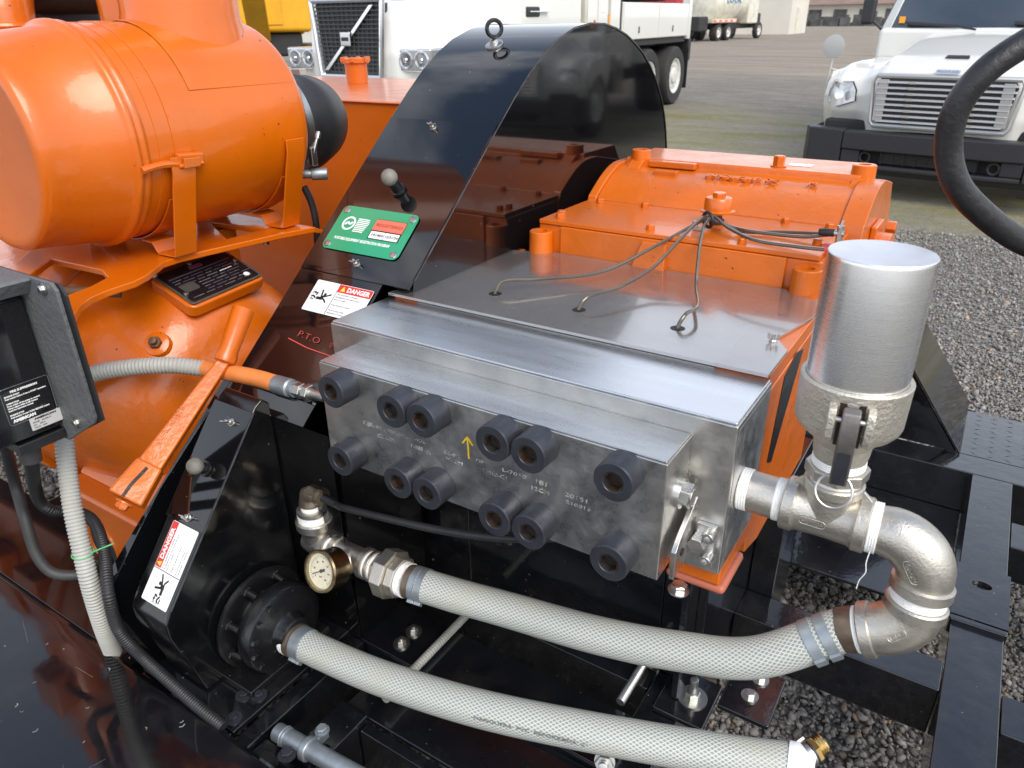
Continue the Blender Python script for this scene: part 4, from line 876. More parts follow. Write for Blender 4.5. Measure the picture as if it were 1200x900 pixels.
MB().prism([W3(cx2-.0225, cs2-.0100, .0013), W3(cx2-.0225, cs2-.0005, .0013), W3(cx2-.0335, cs2-.0050, .0013)], sn*.0002).build('warning_triangle', MATS['yellow_print'], SG, smooth=0)
for i, s_ in enumerate(('This equipment is rotating.', 'Entanglement can cause severe', 'injury or death.', '', 'Keep all guards in place.', '', 'Avoid contact while', 'equipment is running.')):
    if s_: text(s_, .0052, INK, SG, W3(cx2-.0135+i*.0062, cs2-.011, .0009), sl_, (-1, 0, 0), 'sticker_text', ext=.00005)
figure(SG, W3(cx2+.002, cs2-.044, .0009), sl_, (-1, 0, 0), .040)

knob(SG, W3(-1.105, .250, .003), sn, .026, .0155)
# ---- charge pump
CPx, CPy, CPz = -.975, .672, .700
CP = thing('charge_pump', 'round cast black centrifugal pump feeding the lower braided hose', 'centrifugal pump', (-1.0, CPy, .60))
MB().lathe((-1.048, CPy, CPz), (1, 0, 0), [(0, .098), (.006, .104), (.012, .104), (.014, .098), (.016, .070)], 60).build('back_flange', BLACKC, CP)
MB().lathe((-1.034, CPy, CPz), (1, 0, 0), [(0, .062), (.030, .060)], 40).build('bracket_neck', BLACKC, CP)
for i in range(8):
    a = 2*PI*i/8+.3; c, s_ = math.cos(a), math.sin(a)
    MB().cyl((-1.034, CPy+.088*c, CPz+.088*s_), (-1.004, CPy+.084*c, CPz+.084*s_), .0075, n=12).hexp((-1.034, CPy+.088*c, CPz+.088*s_), (-1.026, CPy+.088*c, CPz+.088*s_), .011).build('flange_bolt', BLACKC, CP)
MB().lathe((-1.006, CPy, CPz), (1, 0, 0), [(0, .070), (.002, .086), (.006, .0890), (.014, .0900), (.030, .0895), (.0345, .0875), (.0365, .083), (.0380, .070), (.0395, .052), (.043, .040), (.052, .036), (.064, .0345), (.066, .031)], 64).build('volute', BLACKC, CP)
for i in range(5):
    a = PI*.62+i*.42; MB().hexp((-.972, CPy+.078*math.cos(a), CPz+.078*math.sin(a)), (-.962, CPy+.078*math.cos(a), CPz+.078*math.sin(a)), .0075).build('cover_bolt', BLACKC, CP)
text('PYR 7', .011, BLACKC, CP, (-.9680, CPy-.030, CPz+.050), (0, .95, .12), (0, -.12, .95), 'cast_lettering', ext=.001)
MB().box(-1.06, -.965, CPy-.105, CPy+.10, .6125, .628).build('pump_foot', BLACKC, CP, bev=.003)
MB().box(-1.03, -.98, CPy-.05, CPy+.06, .6285, .66).build('pump_foot', BLACKC, CP, bev=.01)
bp_ = MB().box(-1.205, -.935, .500, .797, .6005, .612).build('pump_base_plate', BLACKF, CP, bev=.002)
MB().box(-1.205, -.938, .478, .4995, .585, .609).build('base_angle', BLACKF, CP, bev=.002)
for x, y in ((-1.085, .565), (-.960, .580), (-.958, .520), (-.985, .565)): hexbolt('base_bolt', CP, (x, y, .6122), r=.0085, wr=.0155, h=.006, m=GALV if x > -.95 else BOLTM, wm=GALV)
for x, y in ((-1.10, .489), (-.975, .4885)):
    MB().lathe((x, y, .6092), (0, 0, 1), [(0, .011), (.001, .011), (.0025, .009), (.0025, .0045)], 20).hexp((x, y, .6105), (x, y, .6155), .0065).build('base_bolt', ZINC, CP)

# ================================================================== deck lid bottom left
DK = thing('deck_cover', 'scratched gloss black steel deck cover at the lower left corner', 'deck cover', (-1.4, .2, .5))
MB().prism([(-2.3, .482, .640), (-2.3, .470, .652), (-2.3, .44, .654), (-2.3, -.60, .648), (-2.3, -.60, .50), (-2.3, .482, .50)], (1.76, 0, 0)).build('folded_sheet', DECKM, DK, bev=.003, seg=3)
D2 = MB().prism([(-2.4, .484, .638), (-2.4, .700, .618), (-2.4, .705, .56), (-2.4, .484, .56)], (1.15, 0, 0)).build('rear_step', DECKM, DK, bev=.003)
chips = MB()
for i in range(46):
    x = rng.uniform(-1.5, -.75); y = rng.uniform(.12, .46); a = rng.uniform(0, 3.1); l_ = rng.uniform(.0015, .007); z = .648+(y+.60)/1.04*.006+.0001
    stroke(chips, [(x, y, z), (x+l_*math.cos(a), y+l_*math.sin(a), z), (x+l_*1.5*math.cos(a+.5), y+l_*1.5*math.sin(a+.5), z)], rng.uniform(.0006, .0022), (0, 0, 1), .0002)
for i in range(16):
    x = rng.uniform(-1.7, -.80); y = rng.uniform(.05, .44); a = rng.normal(.6, .7); l_ = rng.uniform(.015, .11); c_, s_ = math.cos(a), math.sin(a); P = [(x+l_*q*c_+.004*q*(1-q)*s_*rng.uniform(-3, 3), y+l_*q*s_, .648+(y+l_*q*s_+.60)/1.04*.006+.0001) for q in (0, .3, .6, 1)]
    if max(p[1] for p in P) < .437: stroke(chips, P, rng.uniform(.0002, .0004), (0, 0, 1), .0001)
k_ = chips.build('paint_chips', mat('grey_primer_chip', (.26, .26, .25), .7), DK, smooth=0); k_['kind'] = 'stuff'

# ================================================================== engine, bell housing
EN = thing('engine', 'orange diesel engine with domed bell housing, feet and air cleaner platform', 'engine', (-1.8, 1.0, .5))
hy, hz_ = .985, .965
MB().lathe((-1.86, hy, hz_), (1, 0, 0), [(0, .33), (.10, .33), (.112, .325), (.113, .318), (.20, .312), (.30, .300), (.37, .280), (.425, .250), (.455, .215), (.472, .185), (.480, .160), (.505, .135), (.525, .125), (.590, .120), (.600, .112)], 96).build('bell_housing', ORANGE_C, EN, smooth=28)
MB().lathe((-1.90, hy, hz_), (1, 0, 0), [(0, .345), (.034, .345), (.038, .340)], 90).build('flywheel_ring', ORANGE_C, EN)
MB().box(-3.2, -1.905, .72, 1.32, .72, 1.25).build('engine_block', ORANGE_C, EN, bev=.02, seg=3)
for i in range(6): MB().box(-3.1+i*.2, -2.98+i*.2, .66, .7195, .85, 1.15).build('block_rib', ORANGE_C, EN, bev=.01)
# nut on the dome
nn = V((.48, -.6, .64)).normalized(); np0 = V((-1.445, .815, 1.105)); 
MB().lathe((-1.438, .816, 1.150), nn, [(-.008, .030), (.003, .026), (.006, .018)], 28).build('nut_seat', ORANGE_C, EN)
MB().hexp(V((-1.438, .816, 1.150))+nn*.004, V((-1.438, .816, 1.150))+nn*.016, .0135).cyl(V((-1.438, .816, 1.150))+nn*.016, V((-1.438, .816, 1.150))+nn*.028, .008, n=14, bev=.001).build('dome_nut', mat('rusty_nut', (.20, .11, .06), .6, .5, var=.5, vscale=50), EN)
# data plate pad
pc = V((-1.463, .988, 1.250)); px = V((-.02, .995, .07)).normalized(); py = V((-.93, -.02, .34)).normalized(); pn = px.cross(py).normalized(); py = pn.cross(px)
MB().prism(rrect(pc-pn*.032, px, py, .208, .144, .02, 4), pn*.030).build('plate_pad', ORANGE_C, EN, bev=.006)
MB().prism(rrect(pc, px, py, .196, .132, .008, 3), pn*.003).build('data_plate_rim', mat('dull_plate_edge', (.26, .24, .21), .45, .8, var=.4), EN, bev=.0006)
MB().prism(rrect(pc+pn*.0031, px, py, .184, .122, .006, 3), pn*.0006).build('data_plate', mat('dark_data_plate', (.012, .011, .014), .25, coat=.6, var=.5, vscale=12), EN, smooth=0)
def PP(a, b, h=.0038): return pc+px*a+py*b+pn*h
FAD = mat('faded_print', (.16, .15, .15), .5, var=.7, vscale=60); MAG = mat('faded_magenta_print', (.20, .04, .09), .5); PUR = mat('faded_purple_print', (.08, .06, .08), .5)
MB().prism(rrect(PP(.0, .044), px, py, .036, .013, .006, 3), pn*.0003).build('plate_logo', MAG, EN, smooth=0)
MB().prism(rrect(PP(0, .030), px, py, .165, .0045, .001, 1), pn*.0003).build('plate_band', PUR, EN, smooth=0)
MB().prism(rrect(PP(-.062, -.012), px, py, .038, .030, .006, 2), pn*.0003).build('worn_patch', MATS['dull_plate_edge'], EN, smooth=0)
for i in range(8):
    xx = -.082 if i < 3 or i > 6 else -.035
    while xx < .07:
        l_ = rng.uniform(.010, .040); MB().prism(rrect(PP(xx+l_/2, .0195-i*.0098), px, py, l_, .0022, .0003, 1), pn*.0003).build('plate_print', FAD if rng.random() < .45 else WHITE if rng.random() < .12 else PUR, EN, smooth=0); xx += l_+.006
for a, b in ((-.086, -.030), (.085, .012), (-.005, .057)): MB().cyl(PP(a, b, .0037), PP(a, b, .0085), .0055, n=12, bev=.001).build('plate_screw', ZINC, EN)
MB().cyl(PP(.070, -.043), PP(.070, -.043, .0045), .0072, n=20).build('inspection_sticker', WHITE, EN)
# feet and lower casting
MB().prism([(-1.72, .655, .790), (-1.39, .655, .790), (-1.27, .655, .50), (-1.74, .655, .50)], (0, .20, 0)).build('engine_foot', ORANGE, EN, bev=.010, seg=3)
MB().prism([(-1.72, .70, .790), (-1.40, .70, .790), (-1.40, .85, .93), (-1.72, .85, .93)], (0, .15, 0)).build('foot_shelf', ORANGE_C, EN, bev=.012, seg=3)
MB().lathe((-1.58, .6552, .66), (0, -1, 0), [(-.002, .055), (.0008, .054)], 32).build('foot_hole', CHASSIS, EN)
MB().torus((-1.58, .655, .66), (0, 1, 0), .056, .005, 36, 8).build('hole_rim', ORANGE, EN)
MB().box(-1.46, -1.33, .60, .6545, .50, .60).build('foot_lug', ORANGE, EN, bev=.006)
# long PTO lever with grip
LV = thing('clutch_lever', 'long orange clutch lever leaning diagonally across the bell housing', 'lever', (-1.27, .60, .97))
la, lb, lc = V((-1.285, .935, 1.222)), V((-1.275, .862, 1.135)), V((-1.255, .585, .955))
def taper(name, a, b, w0, w1, t0, t1, m, parent, bev): 
    d = (b-a).normalized(); s_ = d.cross(V((.55, -.6, .5))).normalized(); n_ = s_.cross(d); b_ = MB(); v = []
    for p, w_, t_ in ((a, w0, t0), (b, w1, t1)):
        v += [p-s_*w_-n_*t_, p+s_*w_-n_*t_, p+s_*w_+n_*t_, p-s_*w_+n_*t_]
    return b_.add(v, [(3, 2, 1, 0), (4, 5, 6, 7), (0, 1, 5, 4), (1, 2, 6, 5), (2, 3, 7, 6), (3, 0, 4, 7)]).build(name, m, parent, bev=bev, seg=3)
la, lb, lc = [EYE_M+(p_-EYE_M)*.955 for p_ in (la, lb, lc)]; lc = lc+(lb-lc).normalized()*.060
dl = (la-lb).normalized()
MB().lathe(lb, dl, [(-.010, .012), (-.006, .021), (.006, .0225), (.014, .0195), ((la-lb).length-.003, .0215), ((la-lb).length, .0195)], 28).build('grip', ORANGE, LV)
taper('lever_bar', lb-dl*.004, lc, .012, .023, .009, .012, ORANGE_C, LV, .004)
lw = V((lc-lb)).normalized(); ls = lw.cross(V((.55, -.6, .5))).normalized(); ln_ = ls.cross(lw)
if ln_.y > 0: ln_ = -ln_
taper('lever_fork', lc-lw*.01+ls*.0, lc+lw*.065, .025, .033, .016, .018, ORANGE_C, LV, .005)
sl2 = MB(); stroke(sl2, [lc+lw*.0-ls*.002+ln_*.0175, lc+lw*.04+ls*.004+ln_*.0185, lc+lw*.064+ls*.004+ln_*.0185], .006, ln_, .0004); sl2.build('fork_slot', SOCK, LV, smooth=0)
text('TURC-04576', .015, ORANGE_C, LV, lc-lw*.14-ls*.004+ln_*.0118, -lw if (-lw).z > 0 else lw, V((0, 0, 1)), 'cast_lettering', w=.085, ext=.0012) if False else None
text('TURC-04576', .014, ORANGE_C, LV, lc-lw*.045+ln_*.0118+ls*.006, -lw, (-lw).cross(ln_)*-1, 'cast_lettering', w=.085, ext=.0014)
hexbolt('pivot_bolt', LV, lc+lw*.070, lw, r=.012, h=.010, wr=.016, m=ORANGE_C)

# air cleaner platform: plate with cut openings, rolled edge
def plate_with_holes(name, outline, holes, z, th, m, parent):
    bm = bmesh.new(); loops = []
    for pts in [outline]+holes:
        vs = [bm.verts.new((x, y, z)) for x, y in pts]; es = [bm.edges.new((vs[i], vs[(i+1) % len(vs)])) for i in range(len(vs))]; loops += es
    r_ = bmesh.ops.triangle_fill(bm, edges=loops, use_beauty=True, use_dissolve=True)
    ex = bmesh.ops.extrude_face_region(bm, geom=list(bm.faces)); bmesh.ops.translate(bm, verts=[g for g in ex['geom'] if isinstance(g, bmesh.types.BMVert)], vec=(0, 0, -th))
    bmesh.ops.recalc_face_normals(bm, faces=bm.faces)
    b = MB(); bm.verts.index_update(); b.add([v.co[:] for v in bm.verts], [[v.index for v in f.verts] for f in bm.faces]); bm.free()
    return b.build(name, m, parent, bev=.003)
pz = 1.3175
def PW(px_, py_): return None
plate = [(-1.384, 1.253), (-1.410, 1.160), (-1.425, 1.060), (-1.437, .976), (-1.444, .912), (-1.438, .870), (-1.413, .838), (-1.385, .800), (-1.366, .760), (-1.361, .705), (-1.345, .660), (-1.320, .627), (-1.265, .583), (-1.262, .560), (-1.35, .540), (-1.50, .60), (-1.66, .661), (-1.80, .79), (-1.96, .85), (-1.96, 1.253)]
h1_ = [(-1.672, .762), (-1.500, .772), (-1.440, .750), (-1.412, .700), (-1.398, .648), (-1.44, .640), (-1.579, .663)]
h2_ = [(-1.659, 1.156), (-1.478, 1.180), (-1.480, 1.065)]
APl = plate_with_holes('cleaner_platform', plate, [h1_, h2_], pz, .014, ORANGE, EN)
MB().box(-1.90, -1.80, .85, 1.15, 1.252, 1.302).build('platform_leg', ORANGE, EN, bev=.006)
MB().box(-1.72, -1.62, 1.10, 1.20, 1.21, 1.302).build('platform_leg', ORANGE, EN, bev=.006)
MB().prism([(-1.385, 1.252, pz-.001), (-1.384, 1.285, pz-.018), (-1.384, 1.283, pz-.024), (-1.385, 1.251, pz-.014)], (-.09, 0, 0)).build('platform_lip', ORANGE, EN, bev=.001)
for y in (.86, 1.16): hexbolt('platform_bolt', EN, (-1.45, y-.01, pz-.0285), r=.007, wr=.008)
# bits seen through the platform opening
MB().lathe((-1.70, .70, 1.15), (.9, .3, 0), [(0, .11), (.05, .11), (.055, .10)], 32).build('pulley_casting', ORANGE_C, EN)
MB().tube(smooth_path([(-1.95, .62, 1.24), (-1.75, .66, 1.27), (-1.60, .70, 1.275), (-1.50, .80, 1.26)], 14), .011, 12).build('brown_harness', mat('brown_loom', (.10, .055, .03), .7, bump=.6, bscale=80), EN)
# upper engine parts at the frame's top left
EM = thing('intake_pipework', 'orange coolant pipes and dark hose above the air cleaner at the top left', 'pipework', (-2.2, 1.0, 1.6))
MB().tube(smooth_path([(-2.05, .98, 1.40), (-2.06, .99, 1.75), (-2.09, 1.02, 1.86), (-2.2, 1.1, 1.96)], 8), .062, 24).build('riser_pipe', ORANGE_C, EM)
MB().torus((-2.06, .99, 1.77), (0, 0, 1), .064, .008, 32, 8).build('hose_clamp', ORANGE, EM)
MB().tube(smooth_path([(-2.35, .95, 1.86), (-2.15, 1.14, 1.86), (-1.98, 1.28, 1.86)], 8), .062, 24).build('dark_hose', RUBBER, EM)
MB().tube(smooth_path([(-1.86, 1.16, 1.66), (-1.86, 1.16, 1.82), (-1.90, 1.18, 2.02)], 8), .048, 24).build('cross_pipe', ORANGE_C, EM)
MB().tube(smooth_path([(-2.3, .80, 1.3), (-2.32, .82, 1.75), (-2.33, .84, 1.95)], 8), .07, 20).build('left_pipe', ORANGE_C, EM)
MB().box(-2.7, -2.15, 1.10, 1.30, 1.25, 1.90).build('rocker_cover', mat('dark_engine_parts', (.03, .03, .032), .5, var=.5, vscale=9), EM, bev=.03, seg=3)
MB().box(-2.6, -2.0, 1.1, 1.35, 1.25, 1.55).build('valve_cover', ORANGE_C, EM, bev=.03, seg=3)
for i in range(3): MB().cyl((-1.98-.03*i, .60+.02*i, 1.335+.01*i), (-1.94-.03*i, .60+.02*i, 1.335), .012, n=14, bev=.002).build('injector_fitting', ORANGE_C, EM)
MB().box(-2.04, -1.93, .585, .66, 1.20, 1.33).build('filter_head', ORANGE_C, EM, bev=.01)

# ================================================================== air cleaner
ax, az = -1.600, 1.560
AC = thing('air_cleaner', 'big glossy orange air cleaner canister lying on its straps, top left', 'air cleaner', (ax, .97, 1.32))
MB().lathe((ax, .668, az), (0, 1, 0), [(.004, .02), (.001, .168), (-.001, .178), (.003, .188), (.010, .1925), (.030, .194), (.155, .208), (.160, .215), (.164, .220), (.170, .2205), (.174, .217), (.177, .2135), (.181, .217), (.185, .2185), (.190, .2165), (.193, .213), (.196, .2125)], 128).build('end_cap', ORANGE, AC, smooth=50)
MB().lathe((ax, .8645, az), (0, 1, 0), [(0, .2115), (.018, .2120), (.0185, .2135), (.385, .2160), (.398, .2150), (.408, .209), (.412, .200), (.413, .11)], 128).build('canister_body', ORANGE, AC, smooth=50)
MB().lathe((ax, .9150, az), (0, 1, 0), [(0, .2140), (.0005, .2155), (.0370, .2160), (.0375, .2145)], 96, cap=False).build('body_seam', ORANGE, AC)
# inlet tube rising from the top with a saddle
MB().lathe((ax+.005, 1.130, az+.10), (.06, 0, 1), [(0, .135), (.10, .128), (.13, .122), (.60, .110)], 64).build('inlet_tube', ORANGE, AC)
sd2 = MB(); vv, ff = [], []
for i in range(15):
    a = rad(24+132*i/14)
    for j, y in enumerate((.985, .990, 1.00, 1.252, 1.258)):
        rr = .2160+(.0022 if 0 < j < 4 and 0 < i < 14 else .0003); vv.append((ax+rr*math.cos(a), y, az+rr*math.sin(a)))
for i in range(14):
    for j in range(4): ff.append((i*5+j, i*5+j+1, i*5+j+6, i*5+j+5))
sd2.add(vv, ff).build('saddle_sheet', ORANGE, AC)
# rubber elbow at the far end
ez = az-.024; ex = ax+.034
MB().lathe((ex, 1.2785, ez), (0, 1, 0), [(0, .128), (.030, .128)], 64).build('outlet_collar', ORANGE, AC)
bt = smooth_path([(ex, 1.300, ez), (ex+.006, 1.345, ez), (ex-.004, 1.42, ez), (ex-.09, 1.49, ez), (ex-.25, 1.52, ez+.01)], 8)
MB().tube(bt, [.133 if i < 6 else .128-.0009*i+(.004 if i in (13, 14, 19, 20) else 0) for i in range(len(bt))], 48).build('rubber_elbow', RUBBER, AC)
MB().lathe((ex+.002, 1.3090, ez), (0, 1, 0), [(0, .134), (.001, .1370), (.021, .1370), (.022, .134)], 72).build('hose_band', ZINC, AC)
bc = V((ex+.137*math.cos(rad(-24)), 1.319, ez+.137*math.sin(rad(-24))))
MB().box(bc.x-.002, bc.x+.012, bc.y-.009, bc.y+.009, bc.z-.030, bc.z+.014).build('band_latch', ZINC, AC, bev=.002)
MB().cyl(bc+V((.008, 0, .0)), bc+V((.012, .022, .048)), .0045, n=12).cyl(bc+V((.011, .016, .034)), bc+V((.012, .022, .049)), .007, n=10).build('band_bolt', ZINC, AC)
MB().cyl((ax+.11, 1.285, 1.43), (ax+.175, 1.345, 1.428), .011, n=16, bev=.002).cyl((ax+.150, 1.32, 1.4285), (ax+.178, 1.348, 1.428), .015, n=16, bev=.002).build('restriction_fitting', GALV, AC)
# mounting straps
def strap(y, w_):
    r1 = .2175; b = MB(); v = []; f = []
    A_ = [rad(-32-116*i/26) for i in range(27)]
    for a in A_:
        for rr in (r1, r1+.003):
            for yy in (y, y+w_): v.append((ax+rr*math.cos(a), yy, az+rr*math.sin(a)))
    for i in range(26):
        k = 4*i; f += [(k, k+1, k+5, k+4), (k+2, k+6, k+7, k+3), (k, k+4, k+6, k+2), (k+1, k+3, k+7, k+5)]
    f += [(0, 2, 3, 1), (104, 105, 107, 106)]
    b.add(v, f).build('cradle_band', ORANGE, AC)
    for sg in (1, -1):
        x1 = ax+sg*.2225*math.cos(rad(8)); x2 = ax+sg*.222*math.cos(rad(30))
        pts = [(ax+sg*.2205, az-.030), (ax+sg*.2180, az-.060), (ax+sg*.2060, az-.098), (ax+sg*.166, pz+.006), (ax+sg*.110, pz+.006), (ax+sg*.095, pz+.028), (ax+sg*.060, pz+.030)]
        vv = []; ff = []
        n_ = len(pts)
        for i in range(n_):
            a = pts[max(i-1, 0)]; c = pts[min(i+1, n_-1)]; d = V((c[0]-a[0], 0, c[1]-a[1])).normalized(); q = V((-d.z, 0, d.x))*.0045
            for k_ in (0, 1):
                for yy in (y-.004, y+w_+.004): vv.append((pts[i][0]+q.x*k_, yy, pts[i][1]+q.z*k_))
        for i in range(n_-1):
            k = 4*i; ff += [(k, k+1, k+5, k+4), (k+2, k+6, k+7, k+3), (k, k+4, k+6, k+2), (k+1, k+3, k+7, k+5)]
        ff += [(0, 2, 3, 1), (4*n_-4, 4*n_-3, 4*n_-1, 4*n_-2)]
        MB().add(vv, ff).build('strap_leg', ORANGE, AC, bev=.0012)
strap(.900, .045); strap(1.195, .045)
# latch and band ear
lt = MB()
for i in range(8):
    a0 = rad(-14.0); pass
def cylpt(y, deg, r_): return V((ax+r_*math.cos(rad(deg)), y, az+r_*math.sin(rad(deg))))
MB().tube([cylpt(.835+.011*i, -12+1.3*math.sin(i/8*PI), .2225) for i in range(9)], .0075, 8).build('latch_strap', ORANGE, AC)
MB().prism([cylpt(.912, -14, .2165), cylpt(.970, -14, .2165), cylpt(.970, -7, .2165), cylpt(.912, -6, .2165)], V((.014, 0, -.003))).build('latch_body', ORANGE, AC, bev=.003)
MB().prism([cylpt(.918, -13, .233), cylpt(.955, -13, .233), cylpt(.955, -8.5, .233), cylpt(.918, -8, .233)], V((.005, 0, -.001))).build('latch_plate', ORANGE, AC, bev=.0015)
MB().cyl(cylpt(.910, -12, .231), cylpt(.965, -12, .231), .004, n=10).build('latch_pin', ORANGE, AC)

# ================================================================== fuel tank
TK = thing('fuel_tank', 'boxy orange tank with flat top and filler neck between air cleaner and belt guard', 'tank', (-2.6, 2.3, .7))
MB().box(-3.6, -1.615, 1.915, 2.92, .62, 1.545).build('tank_shell', ORANGE, TK, bev=.012, seg=3)
MB().box(-3.605, -1.61, 1.908, 2.925, 1.5385, 1.5425).build('weld_lip', ORANGE, TK, bev=.001)
MB().cyl((-2.45, 2.56, 1.5455), (-2.45, 2.56, 1.625), .048, n=32).lathe((-2.45, 2.56, 1.6252), (0, 0, 1), [(0, .050), (.003, .058), (.018, .058), (.022, .052)], 32).build('filler_neck', ORANGE, TK)
for i in range(6): MB().box(-2.45+.056*math.cos(i*1.047)-.008, -2.45+.056*math.cos(i*1.047)+.008, 2.56+.056*math.sin(i*1.047)-.008, 2.56+.056*math.sin(i*1.047)+.008, 1.630, 1.652).build('cap_lug', ORANGE, TK, bev=.003)
MB().cyl((-2.28, 2.86, 1.5455), (-2.28, 2.86, 1.563), .055, n=28, bev=.004).cyl((-2.28, 2.86, 1.5632), (-2.28, 2.86, 1.575), .035, n=20, bev=.003).build('vent_cap', GALV, TK)
MB().cyl((-2.22, 2.08, 1.5455), (-2.22, 2.08, 1.575), .022, n=20, bev=.002).build('tank_plug', ORANGE, TK)
MB().cyl((-2.75, 2.35, 1.590), (-2.42, 2.20, 1.590), .022, n=18).hexp((-2.60, 2.28, 1.565), (-2.60, 2.28, 1.62), .04).hexp((-2.42, 2.20, 1.56), (-2.42, 2.20, 1.62), .034).build('vent_valve', ZINC, TK, bev=.002)
MB().box(-1.72, -1.615, 1.55, 1.9145, .62, 1.20).build('tank_support', ORANGE, TK, bev=.006)
MB().tube(smooth_path([(-1.46, 1.30, 1.40), (-1.452, 1.31, 1.36), (-1.45, 1.315, 1.31), (-1.46, 1.32, 1.25)], 8), .009, 12).build('drain_hose', RUBBER, TK)

# ================================================================== control box
CB = thing('control_box', 'black control box in a grey bent bracket with printed instruction label, left edge', 'control box', (-1.25, .38, 1.17))
org = V((-1.200, .375, 1.285)); fx, fyv, fn = V((0, 1, 0)), V((0, 0, 1)), V((1, 0, 0))
def F3(a, b, h=0): return org+fx*a+fyv*b+fn*h
MB().box(-1.345, -1.202, .10, .4925, 1.170, 1.398).build('box_body', BOXB, CB, bev=.008, seg=3)
MB().box(-1.2015, -1.1985, .11, .4885, 1.176, 1.392).build('front_panel', mat('gloss_black_panel', (.008, .008, .010), .10, coat=.5, bump=.04, bscale=10), CB, bev=.0012)
MB().prism([(-1.345, .4935, 1.430), (-1.108, .4935, 1.430), (-1.098, .4935, 1.420), (-1.093, .4935, 1.215), (-1.100, .4935, 1.203), (-1.200, .4935, 1.143), (-1.345, .4935, 1.143)], (0, .006, 0)).build('side_bracket', BOXG, CB, bev=.0015)
MB().prism([(-1.350, .5000, 1.428), (-1.100, .5000, 1.428), (-1.088, .5000, 1.412), (-1.083, .5000, 1.210), (-1.200, .5000, 1.147), (-1.350, .5000, 1.147)], (0, .004, 0)).build('bracket_backing', RUBBER, CB)
MB().box(-1.345, -1.165, .10, .4930, 1.4245, 1.4305).build('top_bracket', BOXG, CB, bev=.0015)
MB().prism([(-1.165, .10, 1.4300), (-1.162, .10, 1.426), (-1.178, .10, 1.404), (-1.182, .10, 1.406)], (0, .393, 0)).build('top_lip', BOXG, CB)
for p_ in ((-1.13, .4930, 1.418), (-1.150, .4930, 1.192)): hexbolt('bracket_bolt', CB, p_, (0, -1, 0), r=.006, wr=.009, h=.004)
MB().box(-1.30, -1.199, .42, .4930, 1.150, 1.168).build('bracket_foot', BOXB, CB, bev=.002)
def flat2(c, w_, h_, m, name, th=.0003): return MB().prism(rrect(c, fx, fyv, w_, h_, .0015, 2), fn*th).build(name, m, CB, smooth=0)
hl_ = .0018; la_, lb_ = .0795, -.0500
P = rrect(F3(la_, lb_, hl_), fx, fyv, .072, .061, .004, 3); P.append(P[0]); MB().tube(P, .0003, 4, cap=False).build('label_border', GALV, CB)
text('FIRE SUPPRESSION', .0046, WHITE, CB, F3(la_-.022, lb_+.0215, hl_), fx, fyv, 'label_text', w=.040, bold=.0002)
for i, s_ in enumerate(('ENGINE START', 'Push button before 4 more START operation', '', 'OPERATION', 'Press switch of the pump to control', 'Never adjust while at full running', 'Read the operators manual', '', 'ENGINE STOP', 'Push button 4 more PUSH BEFORE restart')):
    if s_: text(s_, .0033, WHITE, CB, F3(la_-.032, lb_+.0160-i*.0039, hl_), fx, fyv, 'label_text', bold=.00012)
text('AMERICAN', .0062, WHITE, CB, F3(la_-.030, lb_-.0265, hl_), fx, fyv, 'label_brand', w=.034, bold=.0004)
flat2(F3(.0955, -.0905, hl_), .050, .0215, mat('silver_label', (.50, .50, .49), .5), 'serial_label')
text('AMERICAN', .0042, INK, CB, F3(.0780, -.0845, hl_+.0004), fx, fyv, 'label_brand', w=.034, bold=.0002)
for i, s_ in enumerate(('MODEL   AM-200-12', 'S/N     04512', 'VOLTS   12/24')): text(s_, .0032, INK, CB, F3(.0745, -.0895-i*.0045, hl_+.0004), fx, fyv, 'label_text')
MB().cyl((-1.240, .448, 1.1695), (-1.240, .448, 1.150), .022, n=28, bev=.002).cyl((-1.240, .448, 1.150), (-1.240, .448, 1.140), .0195, n=28, bev=.002).cyl((-1.240, .448, 1.140), (-1.242, .446, 1.115), .0165, n=24).build('cable_gland', RUBBERG, CB)

# ---- conduits and cables
def conduit(name, pts, R0, pitch, m, label, cat, amp=.11, n=18, gl=None):
    P = smooth_path(pts, 30); P = resample(P, pitch/6); r_ = [R0*(1-amp*(.5-.5*math.cos(2*PI*i/6))) for i in range(len(P))]
    o = MB().tube(P, r_, n).build(name, m, None, loc=pts[0]); return tag(o, label, cat)
def AT(px_, py_, t):                                               # point at a given depth along a line of sight, trailer coordinates
    return EYE_M+RM@V(((px_-600)/863.6*t, -(py_-450)/863.6*t, -t))
cpath = [AT(74, 508, 1.325), AT(80, 560, 1.325), AT(86, 600, 1.325), AT(96, 645, 1.33), AT(107, 690, 1.345), AT(121, 735, 1.39), AT(133, 766, 1.47), AT(142, 790, 1.52)]
conduit('flexible_conduit', cpath, .0166, .0066, CONDUIT, 'grey ribbed conduit hanging from the control box, tied with green thread', 'conduit')
tq = AT(97, 648, 1.331)
MB_ = MB().torus(tq, (.06, -.02, 1), .0178, .0013, 24, 6); MB_.tube([AT(106, 648, 1.315), AT(118, 643, 1.31), AT(133, 637, 1.31)], .0015, 6)
tag(MB_.build('green_tie', mat('green_tie_plastic', (.10, .42, .16), .5), None, loc=tq), 'green cable tie round the hanging ribbed conduit', 'cable tie')
def AT(px_, py_, t):                                               # point at a given depth along a line of sight, trailer coordinates
    return EYE_M+RM@V(((px_-600)/863.6*t, -(py_-450)/863.6*t, -t))
FC = [AT(70, 462, 1.56), AT(105, 440, 1.53), AT(150, 431, 1.52), AT(200, 428, 1.52), AT(240, 432, 1.53)]
conduit('flexible_conduit', FC, .0178, .0074, CONDUIT, 'grey ribbed conduit crossing the bell housing behind the lever', 'conduit')
PH = thing('painted_hose', 'pressure hose with orange oversprayed cover and swivel fitting at the steel plate', 'hose', (-1.1, .82, 1.15))
